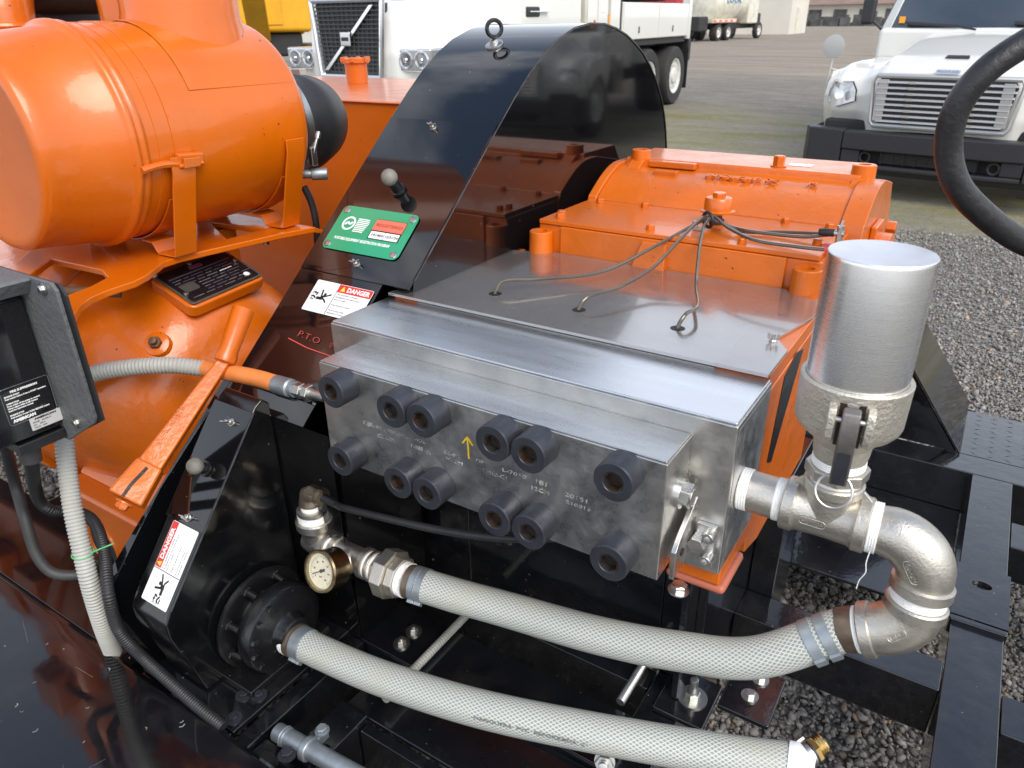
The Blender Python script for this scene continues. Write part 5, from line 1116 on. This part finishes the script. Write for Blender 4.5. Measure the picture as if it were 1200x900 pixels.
P = smooth_path([AT(239.7, 432, 1.53), AT(265, 436, 1.495), AT(300, 443, 1.45), AT(324, 450, 1.418)], 14); P = resample(P, .0011)
MB().tube(P, [.0172 if (i//2) % 2 else .0167 for i in range(len(P))], 24).build('hose_cover', CONDO, PH)
f0 = AT(323, 450, 1.420); f1 = AT(375, 464, 1.358); fd_ = (f1-f0).normalized()
MB().lathe(f0, fd_, [(0, .0160), (.002, .0182), (.042, .0182), (.045, .0150), (.053, .0140), (.054, .0160), (.058, .0160)], 30).build('crimp_ferrule', GALV, PH)
MB().hexp(f0+fd_*.0582, f0+fd_*.076, .0155).cyl(f0+fd_*.076, f0+fd_*.085, .011, n=20).hexp(f0+fd_*.085, f0+fd_*.098, .0170).cyl(f0+fd_*.098, f0+fd_*.135, .010, n=16).build('swivel_nut', ZINC, PH, bev=.0008)
conduit('cable_loom', [(-1.242, .446, 1.118), AT(44, 582, 1.37), AT(60, 598, 1.41), AT(90, 600, 1.43), AT(110, 612, 1.41), AT(122, 645, 1.37), AT(127, 695, 1.325), AT(139, 738, 1.365), AT(165, 768, 1.385), AT(200, 800, 1.355), AT(232, 828, 1.325), AT(262, 852, 1.30)], .0112, .0052, RUBBER, 'black corrugated loom behind the grey conduit, running down to the deck', 'cable', n=14)
tag(MB().tube(smooth_path([(-1.30, .44, 1.17), AT(16, 560, 1.37), AT(30, 610, 1.37), AT(42, 648, 1.38), AT(60, 670, 1.39), AT(85, 674, 1.40), AT(108, 668, 1.42), AT(128, 655, 1.46)], 10), .0100, 14).build('grey_cable', RUBBERG, None, loc=(-1.33, .45, 1.08)), 'smooth dark grey cable curving below the control box at the left edge', 'cable')

# ---- looped black hose top right
lp = [(.62, 1.75, .65), (.50, 1.58, 1.25), (.24, 1.43, 1.385), (.107, 1.400, 1.424), (.050, 1.380, 1.445), (-.006, 1.335, 1.488), (-.048, 1.302, 1.533), (-.070, 1.290, 1.585), (-.071, 1.281, 1.640), (-.049, 1.284, 1.688), (-.008, 1.305, 1.726), (.050, 1.335, 1.762), (.16, 1.39, 1.79), (.32, 1.47, 1.76), (.46, 1.56, 1.60), (.56, 1.68, 1.2), (.62, 1.74, .65)]
tag(MB().tube(smooth_path(lp, 12), .0190, 28).build('looped_hose', mat('ribbed_black_hose', (.020, .020, .022), .42, bump=.5, bscale=60, stretch=(1, 1, 1), var=.4, vscale=40), None, loc=(.1, 1.35, 1.5)), 'thick black rubber hose hanging in a loop at the right edge', 'hose')

# ---- black bent plate beyond the strainer
FN = thing('rear_guard_plate', 'folded black steel guard plate standing behind the aluminium can', 'guard plate', (.0, 2.4, .6))
slp = V((-.148, 0, .203)); a0 = V((.088, 2.285, .602))
for nm, y0, y1 in (('sloping_sheet', 2.285, 2.68),):
    P = [V((a0.x, y0, a0.z)), V((a0.x, y1, a0.z)), V((a0.x, y1, a0.z))+slp*1.9, V((a0.x, y0, a0.z))+slp*1.9]
    MB().prism(P, (.004, 0, .003)).build(nm, BLACK, FN, bev=.001)
MB().prism([V((a0.x-.006, 2.285, a0.z-.001)), V((a0.x-.006, 2.285, a0.z-.001))+slp*1.9, V((a0.x-.030, 2.285, a0.z-.004))+slp*1.9, V((a0.x-.030, 2.285, a0.z-.001))], (0, .003, 0)).build('front_lip', BLACK, FN)
MB().prism([V((a0.x-.006, 2.300, .602)), V((a0.x-.006, 2.300, a0.z))+slp*1.9, V((-.30, 2.300, a0.z+slp.z*1.9)), V((-.30, 2.300, .602))], (0, .003, 0)).build('rear_web', BLACK, FN)

# ================================================================== background vehicles (world coordinates)
def lthing(name, label, cat, loc, heading, group=None):            # heading: world direction of the local -y axis (towards the front)
    o = thing(name, label, cat, (0, 0, 0), group, machine=False); o.location = loc; h = V(heading).normalized()
    o.rotation_euler = (0, 0, math.atan2(h.x, -h.y)); return o
def wheel(parent, x, y, r, wd, side=1, rim=RIMW, name='wheel', dish=.08):
    t = MB().lathe((x-side*wd, y, r), (side, 0, 0), [(0, r*.60), (0, r*.93), (.03, r*.985), (.06, r), (wd-.06, r), (wd-.03, r*.985), (wd, r*.93), (wd, r*.64), (wd-.02, r*.60)], 40, cap=False).build(name, TIRE, parent)
    MB().lathe((x, y, r), (side, 0, 0), [(-wd*.9, r*.59), (-.02, r*.60), (-.012, r*.60), (-.02, r*.55), (-dish*1.6, r*.50), (-dish*1.7, r*.28), (-dish*.6, r*.24), (-dish*.2, r*.14), (-dish*.2, .01)], 36, cap=False).build('rim', rim, t)
    nb = MB()
    for i in range(10): a = 2*PI*i/10; nb.cyl((x-side*dish*1.7, y+r*.38*math.cos(a), r+r*.38*math.sin(a)), (x-side*dish*1.2, y+r*.38*math.cos(a), r+r*.38*math.sin(a)), r*.035, n=6)
    nb.build('wheel_nuts', RIMW, t); return t
def grid(fn, nu, nv, name, m, parent, bev=0, smooth=40):
    v = [fn(i/(nu-1), j/(nv-1)) for j in range(nv) for i in range(nu)]
    f = [(j*nu+i, j*nu+i+1, (j+1)*nu+i+1, (j+1)*nu+i) for j in range(nv-1) for i in range(nu-1)]
    return MB().add(v, f).build(name, m, parent, smooth=smooth)
def lerp_prof(P, t):
    s = t*(len(P)-1); i = min(int(s), len(P)-2); k = s-i; return [a+(b-a)*k for a, b in zip(P[i], P[i+1])]
def sst(a, b, x): t = max(0, min(1, (x-a)/(b-a))); return t*t*(3-2*t)
def bx(name, x0, x1, y0, y1, z0, z1, m, p, bev=.02): return MB().box(x0, x1, y0, y1, z0, z1).build(name, m, p, bev=bev)

# ---- white conventional truck facing the camera at the right
TBc = V((-.54, 7.66, 0)); TBh = V((-.12, -.993, 0))
TB = lthing('white_truck', 'white conventional truck with wide slatted grille and black bumper at the right', 'truck', TBc, TBh)
Pc = [(.02, .60), (-.02, .76), (-.03, .94), (-.01, 1.09), (.06, 1.15), (.30, 1.22), (.65, 1.28), (1.0, 1.34), (1.32, 1.38)]
Pf = [(.22, .60), (.12, .74), (.10, .88), (.16, 1.01), (.30, 1.09), (.50, 1.13), (.80, 1.14), (1.10, 1.14), (1.32, 1.15)]
Ps = [(.42, .60), (.34, .74), (.32, .85), (.38, .96), (.48, 1.02), (.62, 1.05), (.85, 1.05), (1.10, 1.04), (1.32, 1.05)]
def hood(u, v):
    x = -1.17+2.34*u; a = abs(x); c = lerp_prof(Pc, v); f_ = lerp_prof(Pf, v); s_ = lerp_prof(Ps, v)
    w1 = sst(.58-.06*v, .78, a); w2 = sst(.98, 1.17, a); y, z = [c[i]*(1-w1)+f_[i]*w1 for i in range(2)]; y, z = y*(1-w2)+s_[0]*w2, z*(1-w2)+s_[1]*w2
    z -= .03*(a/.7)**2*(1-w1); return (x*(1-.0*v), y+.05*(a/.7)**2*(1-w1), z)
grid(hood, 81, 60, 'hood', TRUCKW, TB, smooth=60)
for sg in (-1, 1):
    MB().prism([(sg*1.165, .42, .68), (sg*1.165, .36, .86), (sg*1.165, .46, 1.05), (sg*1.165, 1.32, 1.095), (sg*1.165, 1.32, .85), (sg*1.165, 1.2, .62), (sg*1.165, .95, .88), (sg*1.165, .70, .84)], (sg*.006, 0, 0)).build('fender_side', TRUCKW, TB)
    hl = MB(); pts = [(.79, .83), (.80, .92), (.85, .985), (1.02, .975), (1.10, .90), (1.09, .80), (.95, .775)]
    def onh(x, z): 
        best = min(((abs(hood((x+1.17)/2.34, v_/900)[2]-z), v_) for v_ in range(20, 500)))[1]; q = hood((x+1.17)/2.34, best/900); return q[1]
    P = [V((sg*x, onh(x, z)-.030, z)) for x, z in pts]; c_ = sum(P, V())/len(P)+V((0, -.035, 0))
    f0_ = [(i, (i+1) % 7, 7) for i in range(7)]; hl.add(P+[c_], f0_); o = hl.build('headlight', LENS, TB, smooth=80)
    P2 = [c_+(p-c_)*1.06+V((0, .014, 0)) for p in P]; MB().add(P2+[c_+V((0, .02, 0))], f0_).build('bezel', GRILLD, o)
    MB().lathe((sg*.93, onh(.93, .88)-.066, .885), (0, -.99, .2), [(-.004, .045), (.001, .045), (.003, .03)], 24).build('reflector', CHROME, o)
# grille
gy = -.045
MB().prism([(-.60, gy, .665), (.60, gy, .665), (.66, gy, 1.005), (.62, gy, 1.045), (-.62, gy, 1.045), (-.66, gy, 1.005)], (0, .03, 0)).build('grille_back', GRILLD, TB, bev=.01)
gfo = [(-.63, .645), (.63, .645), (.665, .68), (.705, 1.01), (.67, 1.06), (-.67, 1.06), (-.705, 1.01), (-.665, .68)]
P = [V((x, gy-.012+.03*abs(x), z)) for x, z in gfo]; P.append(P[0]); MB().tube(P, .022, 8).build('grille_surround', mat('silver_plastic', (.48, .48, .47), .35, .5), TB)
for i in range(8):
    z = .680+i*.046; wd = .60+.065*i/7
    MB().prism([(-wd, gy-.030, z), (wd, gy-.030, z), (wd, gy-.018, z+.017), (-wd, gy-.018, z+.017)], (0, .018, 0)).build('grille_slat', MATS['silver_plastic'], TB, bev=.002)
for sg in (-1, 1):
    for i in range(8): bx('slat_joint', sg*.30-.035, sg*.30+.035, gy-.034, gy-.028, .677+i*.046, .699+i*.046, MATS['silver_plastic'], TB, .002)
    bx('grille_end', sg*.585-.055, sg*.585+.045, gy-.024, gy-.0, .685, 1.03, MATS['silver_plastic'], TB, .004)
MB().prism(rrect((0, -.045, 1.105), (1, 0, 0), (0, .35, 1), .20, .036, .016, 4), (0, .02, 0)).build('badge', CHROME, TB)
text('FREIGHTLINER', .026, BUMPER, TB, (-.088, -.048, 1.096), (1, 0, 0), (0, .35, 1), w=.176, ext=.001)
MB().prism([(-.10, .20, 1.197), (.10, .20, 1.197), (.09, .24, 1.214), (-.09, .24, 1.214)], (0, -.002, .008)).build('hood_slot', BUMPER, TB)
# bumper in three pieces with a lower opening
def bump(name, pts, z0, z1): return MB().prism([(x, y, z0) for x, y in pts], (0, 0, z1-z0)).build(name, BUMPER, TB, bev=.015, seg=3)
for sg in (-1, 1):
    bump('bumper_end', [(sg*.785, -.115), (sg*1.13, -.035), (sg*1.215, .10), (sg*1.22, .40), (sg*1.15, .40), (sg*1.12, .12), (sg*.785, .05)], .270, .595)
bump('bumper_centre', [(-.78, -.117), (-.50, -.145), (.50, -.145), (.78, -.117), (.78, .05), (-.78, .05)], .430, .590)
bump('bumper_lower', [(-.78, -.100), (-.50, -.125), (.50, -.125), (.78, -.100), (.78, .05), (-.78, .05)], .265, .307)
for sg in (-1, 1): bump('bumper_lower', [(sg*.60, -.100), (sg*.78, -.098), (sg*.78, .05), (sg*.60, .05)], .3075, .4295)
bx('bumper_back', -1.0, 1.0, .02, .06, .20, .50, CHASSIS, TB)
bx('bumper_grid', -.42, .42, -.06, -.04, .315, .42, GRILLD, TB)
for i in range(9): bx('grid_bar', -.40+i*.1-.006, -.40+i*.1+.006, -.072, -.061, .315, .42, CHASSIS, TB, .001)
for i in range(3): bx('grid_bar', -.42, .42, -.080, -.073, .335+i*.03, .341+i*.03, CHASSIS, TB, .001)
for sg in (-1, 1): MB().torus((sg*.55, -.08, .365), (0, 1, 0), .045, .012, 20, 8).build('tow_hook', CHASSIS, TB)
bx('gap_filler', -1.05, 1.05, .10, .40, .50, .66, CHASSIS, TB)
# cab
bx('cab', -1.06, 1.06, 1.33, 2.9, .85, 1.42, TRUCKW, TB, .05); bx('cab_roof', -.96, .96, 1.95, 2.9, 2.25, 2.55, TRUCKW, TB, .08); bx('cab_back', -1.03, 1.03, 2.55, 2.9, 1.42, 2.26, TRUCKW, TB, .05)
ws = [(-.95, 1.36, 1.395), (.95, 1.36, 1.395), (.80, 1.86, 2.28), (-.80, 1.86, 2.28)]
MB().prism(ws, (0, .02, .0)).build('windshield', WGLASS, TB)
MB().prism([(-.99, 1.345, 1.34), (.99, 1.345, 1.34), (.99, 1.352, 1.405), (-.99, 1.352, 1.405)], (0, .05, 0)).build('cowl', CHASSIS, TB, bev=.004)
for sg in (-1, 1):
    MB().prism([(sg*.95, 1.35, 1.39), (sg*.80, 1.85, 2.30), (sg*.86, 1.90, 2.30), (sg*1.06, 1.42, 1.39)], (0, .05, .0)).build('windshield_pillar', TRUCKW, TB, bev=.01)
    MB().prism([(sg*1.06, 1.46, 1.42), (sg*.88, 1.92, 2.22), (sg*.90, 2.5, 2.22), (sg*1.06, 2.5, 1.42)], (sg*.01, 0, 0)).build('side_window', WGLASS, TB)
for x0, x1, z1 in ((-.80, -.12, 1.44), (.20, .85, 1.44)):
    MB().tube([(x1, 1.345, 1.400), (x1*.7+x0*.3, 1.352, 1.435), (x0, 1.370, 1.465)], .010, 8).tube([(x1*.75+x0*.25, 1.345, 1.430), (x0+.02, 1.358, 1.455)], .014, 6).build('wiper', BUMPER, TB)
bx('inspection_sticker', -.88, -.82, 1.375, 1.38, 1.46, 1.52, AMBER, TB, .002)
for sg in (-1, 1):
    m1 = MB().lathe((sg*1.22, .50, 1.27), (0, -1, 0), [(-.03, .02), (-.025, .085), (0, .105), (.01, .105), (.012, .09)], 32).build('fender_mirror', mat('mirror_face', (.42, .43, .42), .25, .2), TB)
    MB().tube([(sg*1.22, .53, 1.19), (sg*1.25, .54, .80)], .009, 8).tube([(sg*1.22, .53, 1.07), (sg*1.00, .78, .99)], .008, 8).tube([(sg*1.20, .53, 1.05), (sg*1.12, .60, .95)], .007, 8).build('mirror_arm', RIMW, TB)
    MB().box(sg*1.22-.07, sg*1.22+.07, 1.38, 1.46, 1.45, 1.70).box(sg*1.22-.065, sg*1.22+.065, 1.38, 1.46, 1.74, 1.98).build('door_mirror', BUMPER, TB, bev=.03)
    MB().tube([(sg*1.18, 1.42, 1.50), (sg*1.0, 1.50, 1.34)], .014, 8).build('mirror_arm', BUMPER, TB)
    MB().lathe((sg*1.12, 1.75, .55), (0, 0, 1), [(0, .12), (.55, .12)], 20).build('fuel_canister', CHROME, TB)
    wheel(TB, sg*1.12, .95, .50, .28, sg); wheel(TB, sg*1.15, 4.8, .50, .50, sg)
bx('chassis', -.45, .45, .3, 6.5, .55, .85, CHASSIS, TB); bx('body', -1.2, 1.2, 3.05, 7.0, .9, 2.9, TRUCKW, TB, .03)

# ---- white hauling truck with tall dark grille, left rear
TAo = V((-6.64, 6.90, 0)); TAh = V((.031, -1, 0))
TA = lthing('white_service_truck', 'long white truck with diagonal bar grille and tandem rear wheels behind the belt guard', 'truck', TAo, TAh)
def ahood(u, v):
    x = -1.20+2.4*u; a = abs(x)
    C_ = [(.10, .76), (.02, .95), (.0, 1.20), (.04, 1.60), (.30, 1.74), (1.0, 1.84), (1.9, 1.98)]; F_ = [(.35, .72), (.22, .95), (.25, 1.10), (.45, 1.24), (.85, 1.33), (1.3, 1.36), (1.9, 1.40)]
    c = lerp_prof(C_, v); f_ = lerp_prof(F_, v); w1 = sst(.58, .98, a); w2 = sst(1.0, 1.2, a); return (x, c[0]*(1-w1)+f_[0]*w1+.18*w2, c[1]*(1-w1)+f_[1]*w1-.12*w2)
grid(ahood, 61, 50, 'hood', TRUCKW, TA, smooth=60)
MB().prism([(-.42, -.030, .98), (.42, -.030, .98), (.49, -.010, 1.72), (-.49, -.010, 1.72)], (0, .12, 0)).build('grille_backing', GRILLD, TA)
P = [V(p) for p in ((-.455, -.05, .955), (.455, -.05, .955), (.53, -.03, 1.75), (-.53, -.03, 1.75), (-.455, -.05, .955))]
for a, b in zip(P[:-1], P[1:]): MB().tube([a, b], .032, 8).build('chrome_frame', CHROME, TA)
gm = mat('worn_grille_mesh', (.085, .085, .088), .5, .5)
for i in range(13): k = -1+2*(i+.5)/13; MB().tube([(.42*k, -.038, .98), (.49*k, -.018, 1.72)], .006, 5).build('grille_bar', gm, TA)
for i in range(16): z = 1.00+i*.046; k = .42+.07*(z-.98)/.74; MB().tube([(-k, -.036, z), (k, -.036, z)], .008, 5).build('grille_bar', gm, TA)
MB().prism([(-.39, -.075, 1.02), (-.33, -.075, 1.02), (.42, -.060, 1.70), (.36, -.060, 1.70)], (0, .015, 0)).build('diagonal_bar', CHROME, TA, bev=.004)
bx('emblem', -.075, .075, -.105, -.076, 1.28, 1.43, CHROME, TA, .012); bx('emblem_plate', -.05, .05, -.112, -.106, 1.335, 1.375, GRILLD, TA, .003)
bx('bumper', -1.18, 1.18, -.10, .25, .42, .76, TRUCKW, TA, .04); bx('bumper_slot', -.5, .5, -.104, -.101, .50, .60, GRILLD, TA, .002)
for sg in (-1, 1):
    hb = MB().box(sg*.86-.24, sg*.86+.24, .04, .40, 1.02, 1.26).build('lamp_bezel', CHROME, TA, bev=.02)
    for dx in (-.10, .10):
        MB().lathe((sg*.86+dx*1.1, .039, 1.14), (0, -1, 0), [(0, .098), (.010, .098), (.012, .085), (-.0, .07)], 24).build('headlight', LENS, hb)
        MB().lathe((sg*.86+dx*1.1, .025, 1.14), (0, -1, 0), [(0, .030), (.012, .02)], 16).build('bulb', CHROME, hb)
    bx('marker', sg*1.13-.03, sg*1.13+.03, .16, .36, .95, 1.08, AMBER, TA, .01)
    wheel(TA, sg*1.20, 1.15, .52, .30, sg)
    for y in (6.35, 7.70): wheel(TA, sg*1.22, y, .52, .56, sg, dish=.03)
    MB().prism([(sg*1.19, .45, .72), (sg*1.19, .45, 1.05), (sg*1.19, 1.0, 1.22), (sg*1.19, 1.9, 1.26), (sg*1.19, 1.9, .75), (sg*1.19, 1.5, 1.08), (sg*1.19, .85, 1.08)], (sg*.012, 0, 0)).build('fender_side', TRUCKW, TA)
bx('cab', -1.15, 1.15, 1.9, 3.7, .80, 2.7, TRUCKW, TA, .06); bx('windshield', -.95, .95, 1.86, 1.895, 1.95, 2.5, WGLASS, TA, .01)
bx('hood_vent', 1.10, 1.17, 2.05, 2.40, 1.56, 1.68, GRILLD, TA, .02); bx('vent_blade', 1.12, 1.20, 2.10, 2.62, 1.615, 1.63, CHROME, TA, .004)
bx('engine_cabinet', -1.18, 1.18, 3.75, 4.55, .85, 2.8, TRUCKC, TA, .02); bx('door_panel', 1.1805, 1.19, 3.80, 4.12, .95, 2.7, TRUCKW, TA, .004); bx('door_panel', 1.1805, 1.19, 4.16, 4.50, .95, 2.7, TRUCKW, TA, .004)
for y, z, h_, w_, m in ((3.86, 1.38, .10, .05, GRILLD), (4.0, 1.42, .09, .06, RED), (4.22, 1.62, .12, .20, WHITE), (4.52, 1.45, .14, .07, AMBER), (4.52, 1.24, .12, .16, GRILLD), (4.66, 1.62, .09, .07, GRILLD)): bx('placard', 1.1905, 1.1935, y, y+w_, z, z+h_, m, TA, 0)
bx('equipment_box', -1.2, 1.2, 4.60, 4.95, .8, 2.6, TRUCKW, TA, .01); bx('tank_post', 1.10, 1.185, 4.98, 5.05, 1.05, 2.6, CHASSIS, TA, .01)
bx('service_body', -1.2, 1.2, 5.08, 8.25, 1.20, 1.76, TRUCKW, TA, .02)
for y in (5.10, 6.66): bx('locker_door', 1.2005, 1.208, y, y+1.52, 1.215, 1.745, TRUCKW, TA, .006)
for y in (5.72, 7.35): bx('door_handle', 1.2085, 1.222, y, y+.03, 1.30, 1.40, CHASSIS, TA, .004)
bx('frame_rails', -.5, .5, 1.5, 8.6, .78, 1.05, CHASSIS, TA, .02); bx('under_body', -1.15, 1.15, 5.1, 8.25, 1.10, 1.195, CHASSIS, TA, .01); bx('rear_post', 1.05, 1.20, 8.27, 8.42, 1.15, 2.6, TRUCKW, TA, .01)
bx('front_locker', .75, 1.15, 5.1, 5.7, .78, 1.10, CHASSIS, TA, .02); bx('amber_lamp', 1.16, 1.20, 5.62, 5.70, .98, 1.09, AMBER, TA, .005)
bx('tank_top', -1.0, 1.0, 5.2, 8.1, 1.80, 2.5, CHASSIS, TA, .2)
bx('rear_step', .70, 1.15, 8.5, 8.62, .32, .95, GALV, TA, .02); bx('rear_frame', .2, 1.18, 8.43, 8.60, .75, 1.15, CHASSIS, TA, .03); bx('mud_flap', .62, 1.2, 8.40, 8.42, .25, 1.0, RUBBER, TA, 0)
MB().cyl((1.0, 8.62, .95), (1.0, 8.62, 1.25), .08, n=16).cyl((.7, 8.64, 1.2), (1.1, 8.66, 1.3), .05, n=12).build('rear_valves', GALV, TA)

# ---- tanker far away
TKR = lthing('tanker_truck', 'distant cream tanker truck with blue lettering and two rear axles', 'truck', (-18.5, 59.8, 0), (.12, .99, 0))
def ty(name, prof_, m): return MB().lathe((0, 0, 0), (0, 1, 0), prof_, 36)
MB().lathe((0, 1.2, 2.35), (0, 1, 0), [(0, .3), (.12, .95), (.3, 1.22), (.5, 1.3), (5.0, 1.3), (5.2, 1.22), (5.38, .95), (5.5, .3)], 40).build('tank', TRUCKC, TKR)
for y in (2.6, 4.1): MB().lathe((0, y, 2.35), (0, 1, 0), [(0, 1.31), (.05, 1.325), (.10, 1.31)], 40, cap=False).build('tank_band', TRUCKC, TKR)
bx('fender', -1.25, 1.25, 3.3, 7.0, 1.10, 1.35, TRUCKC, TKR); bx('fender_face', -1.28, -1.2505, 3.4, 6.9, 1.14, 1.30, REDO, TKR, 0)
for i in range(4): bx('stripe', -1.30, -1.281, 3.6+i*.85, 4.0+i*.85, 1.15, 1.29, TRUCKC, TKR, 0)
for sg in (-1, 1):
    for y in (4.35, 5.85): wheel(TKR, sg*1.22, y, .52, .5, sg)
    wheel(TKR, sg*1.18, -.9, .55, .32, sg)
bx('chassis', -.5, .5, -1.4, 8.2, .7, 1.05, CHASSIS, TKR); bx('cab', -1.1, 1.1, -.6, 1.1, 1.0, 3.0, TRUCKC, TKR, .1); bx('hood', -.8, .8, -1.9, -.61, .9, 1.7, CHASSIS, TKR, .15); bx('pump_box', -1.0, 1.0, 7.1, 8.4, .6, 1.5, CHASSIS, TKR, .1)
text('LOOK', .8, mat('blue_faded_print', (.10, .24, .42), .6), TKR, (-1.335, 5.3, 2.30), (0, -1, 0), (0, 0, 1), w=2.2, ext=.01)
# ---- red tank, far buildings, scrap
o = thing('red_tank_trailer', 'dark red container standing behind the distant tanker', 'container', (-33, 72, 0), machine=False)
MB().box(-37, -27.5, 70, 74, .9, 6).build('container_box', FRED, o, bev=.1); MB().box(-37, -27.5, 69.95, 69.99, 3.2, 3.5).build('container_rail', FARD, o); MB().box(-36, -28.5, 70.5, 73.5, 0, .9).build('container_base', CHASSIS, o)
o = thing('far_shed', 'small plain cream shed right of the distant tanker', 'shed', (-22, 75, 0), machine=False)
MB().box(-25.5, -18.2, 73, 79, 0, 3.2).build('wall', PANEL, o); MB().prism([(-25.8, 72.8, 3.2), (-25.8, 79.2, 3.2), (-25.8, 76, 3.9)], (7.9, 0, 0)).build('roof', PANEL, o); MB().box(-18.19, -18.1, 75, 76.2, 0, 2.1).build('door', TRUCKC, o)
o = thing('far_brown_roofed_barn', 'long low barn with brown roof on the horizon left of the right truck', 'barn', (-30, 140, 0), machine=False)
MB().box(-44, -16, 138, 148, 0, 2.9).build('wall', PANEL, o); MB().prism([(-45, 137, 2.9), (-45, 149, 2.9), (-45, 143, 4.3)], (30, 0, 0)).build('roof', ROOFB, o)
for i in range(7): MB().box(-43+i*3.8, -41+i*3.8, 137.9, 137.99, .4, 2.2).build('window', FARD, o)
sc = MB()
for i in range(60):
    x = -44+rng.uniform(0, 26); y = 120+rng.uniform(0, 10); s_ = rng.uniform(.4, 1.3); sc.box(x, x+s_*1.5, y, y+s_, 0, s_*rng.uniform(.6, 1.7))
k_ = sc.build('parked_equipment', FARD, None, smooth=0); k_['kind'] = 'stuff'
o = thing('white_hangar', 'wide white metal building far behind the tanker', 'building', (-70, 120, 0), machine=False)
MB().box(-95, -42, 118, 140, 0, 7).build('wall', PANEL, o); MB().prism([(-96, 117, 7), (-96, 141, 7), (-96, 129, 10)], (55, 0, 0)).build('roof', RIMW, o); MB().box(-80, -72, 117.9, 117.98, 0, 5).build('door', FARD, o)
o = thing('silos', 'grey far storage shed at the left horizon', 'shed', (-60, 50, 0), machine=False); o.name = 'storage_shed'
MB().box(-64, -46, 46, 58, 0, 6).build('wall', PANEL, o); MB().prism([(-65, 45, 6), (-65, 59, 6), (-65, 52, 8.4)], (20, 0, 0)).build('roof', ROOFB, o)
# ---- yellow machine top left
YM = lthing('yellow_loader', 'yellow construction machine parked behind the white truck, top left', 'loader', (-19.0, 16.0, 0), (.75, -.66, 0))
bx('body', -1.5, 1.5, 0, 4.2, 1.25, 2.6, CASING, YM, .12); bx('cab', -.9, .9, 1.2, 2.9, 2.61, 4.0, CASING, YM, .1); bx('cab_window', -.92, .92, 1.3, 2.8, 2.9, 3.8, WGLASS, YM, .02); bx('counterweight', -1.45, 1.45, 4.21, 5.0, 1.1, 2.4, CASING, YM, .2)
bx('side_door', -.7, .7, -.03, -.001, 1.45, 2.45, CASING, YM, .02); bx('undercarriage', -1.2, 1.2, .2, 4.6, .6, 1.24, CHASSIS, YM, .08)
for sg in (-1, 1):
    MB().prism([(sg*1.1, -.2, .35), (sg*1.1, .1, .85), (sg*1.1, 4.6, .85), (sg*1.1, 5.0, .35), (sg*1.1, 4.6, 0), (sg*1.1, .1, 0)], (sg*.5, 0, 0)).build('track', CHASSIS, YM, bev=.05)
MB().prism([(-.3, -.05, 1.4), (-.3, -3.0, 3.2), (-.3, -3.2, 2.9), (-.3, -.05, 1.0)], (.6, 0, 0)).build('boom', CASING, YM, bev=.04)
sc = MB()
for i in range(40):
    x = -19+rng.uniform(0, 8); y = 12.5+rng.uniform(0, 4); z0 = rng.uniform(0, .5); a = rng.uniform(-.6, .6); l_ = rng.uniform(.8, 2.6); sc.cyl((x, y, z0+.05), (x+l_*math.cos(a), y+l_*math.sin(a), z0+rng.uniform(.05, .3)), rng.uniform(.04, .11), n=8)
k_ = sc.build('scrap_pile', mat('rusty_scrap', (.20, .11, .08), .8, .2, var=.6, vscale=1.5), None); k_['kind'] = 'stuff'

for c in TB.children:
    k_ = .82 if c.name.split('.')[0] in ('grille_back', 'grille_surround', 'grille_slat', 'slat_joint', 'grille_end') else .94
    for q in [c]+list(c.children):
        for v in q.data.vertices: v.co.x *= k_
T2 = dup(TB, None); T2.location = (4.3, 9.3, 0); T2.rotation_euler = (0, 0, TB.rotation_euler.z-.02)
T2['label'] = 'second white conventional truck, parked beyond the right edge and mirrored in the belt guard'; T2['group'] = 'white conventional trucks parked side by side'; TB['group'] = T2['group']

# ================================================================== place the trailer's things in the world
for o in MACHINE:
    o.matrix_basis = TR @ Matrix.Translation(o.location) @ o.rotation_euler.to_matrix().to_4x4()
for o in list(bpy.data.objects):
    if '_o' in o: del o['_o']
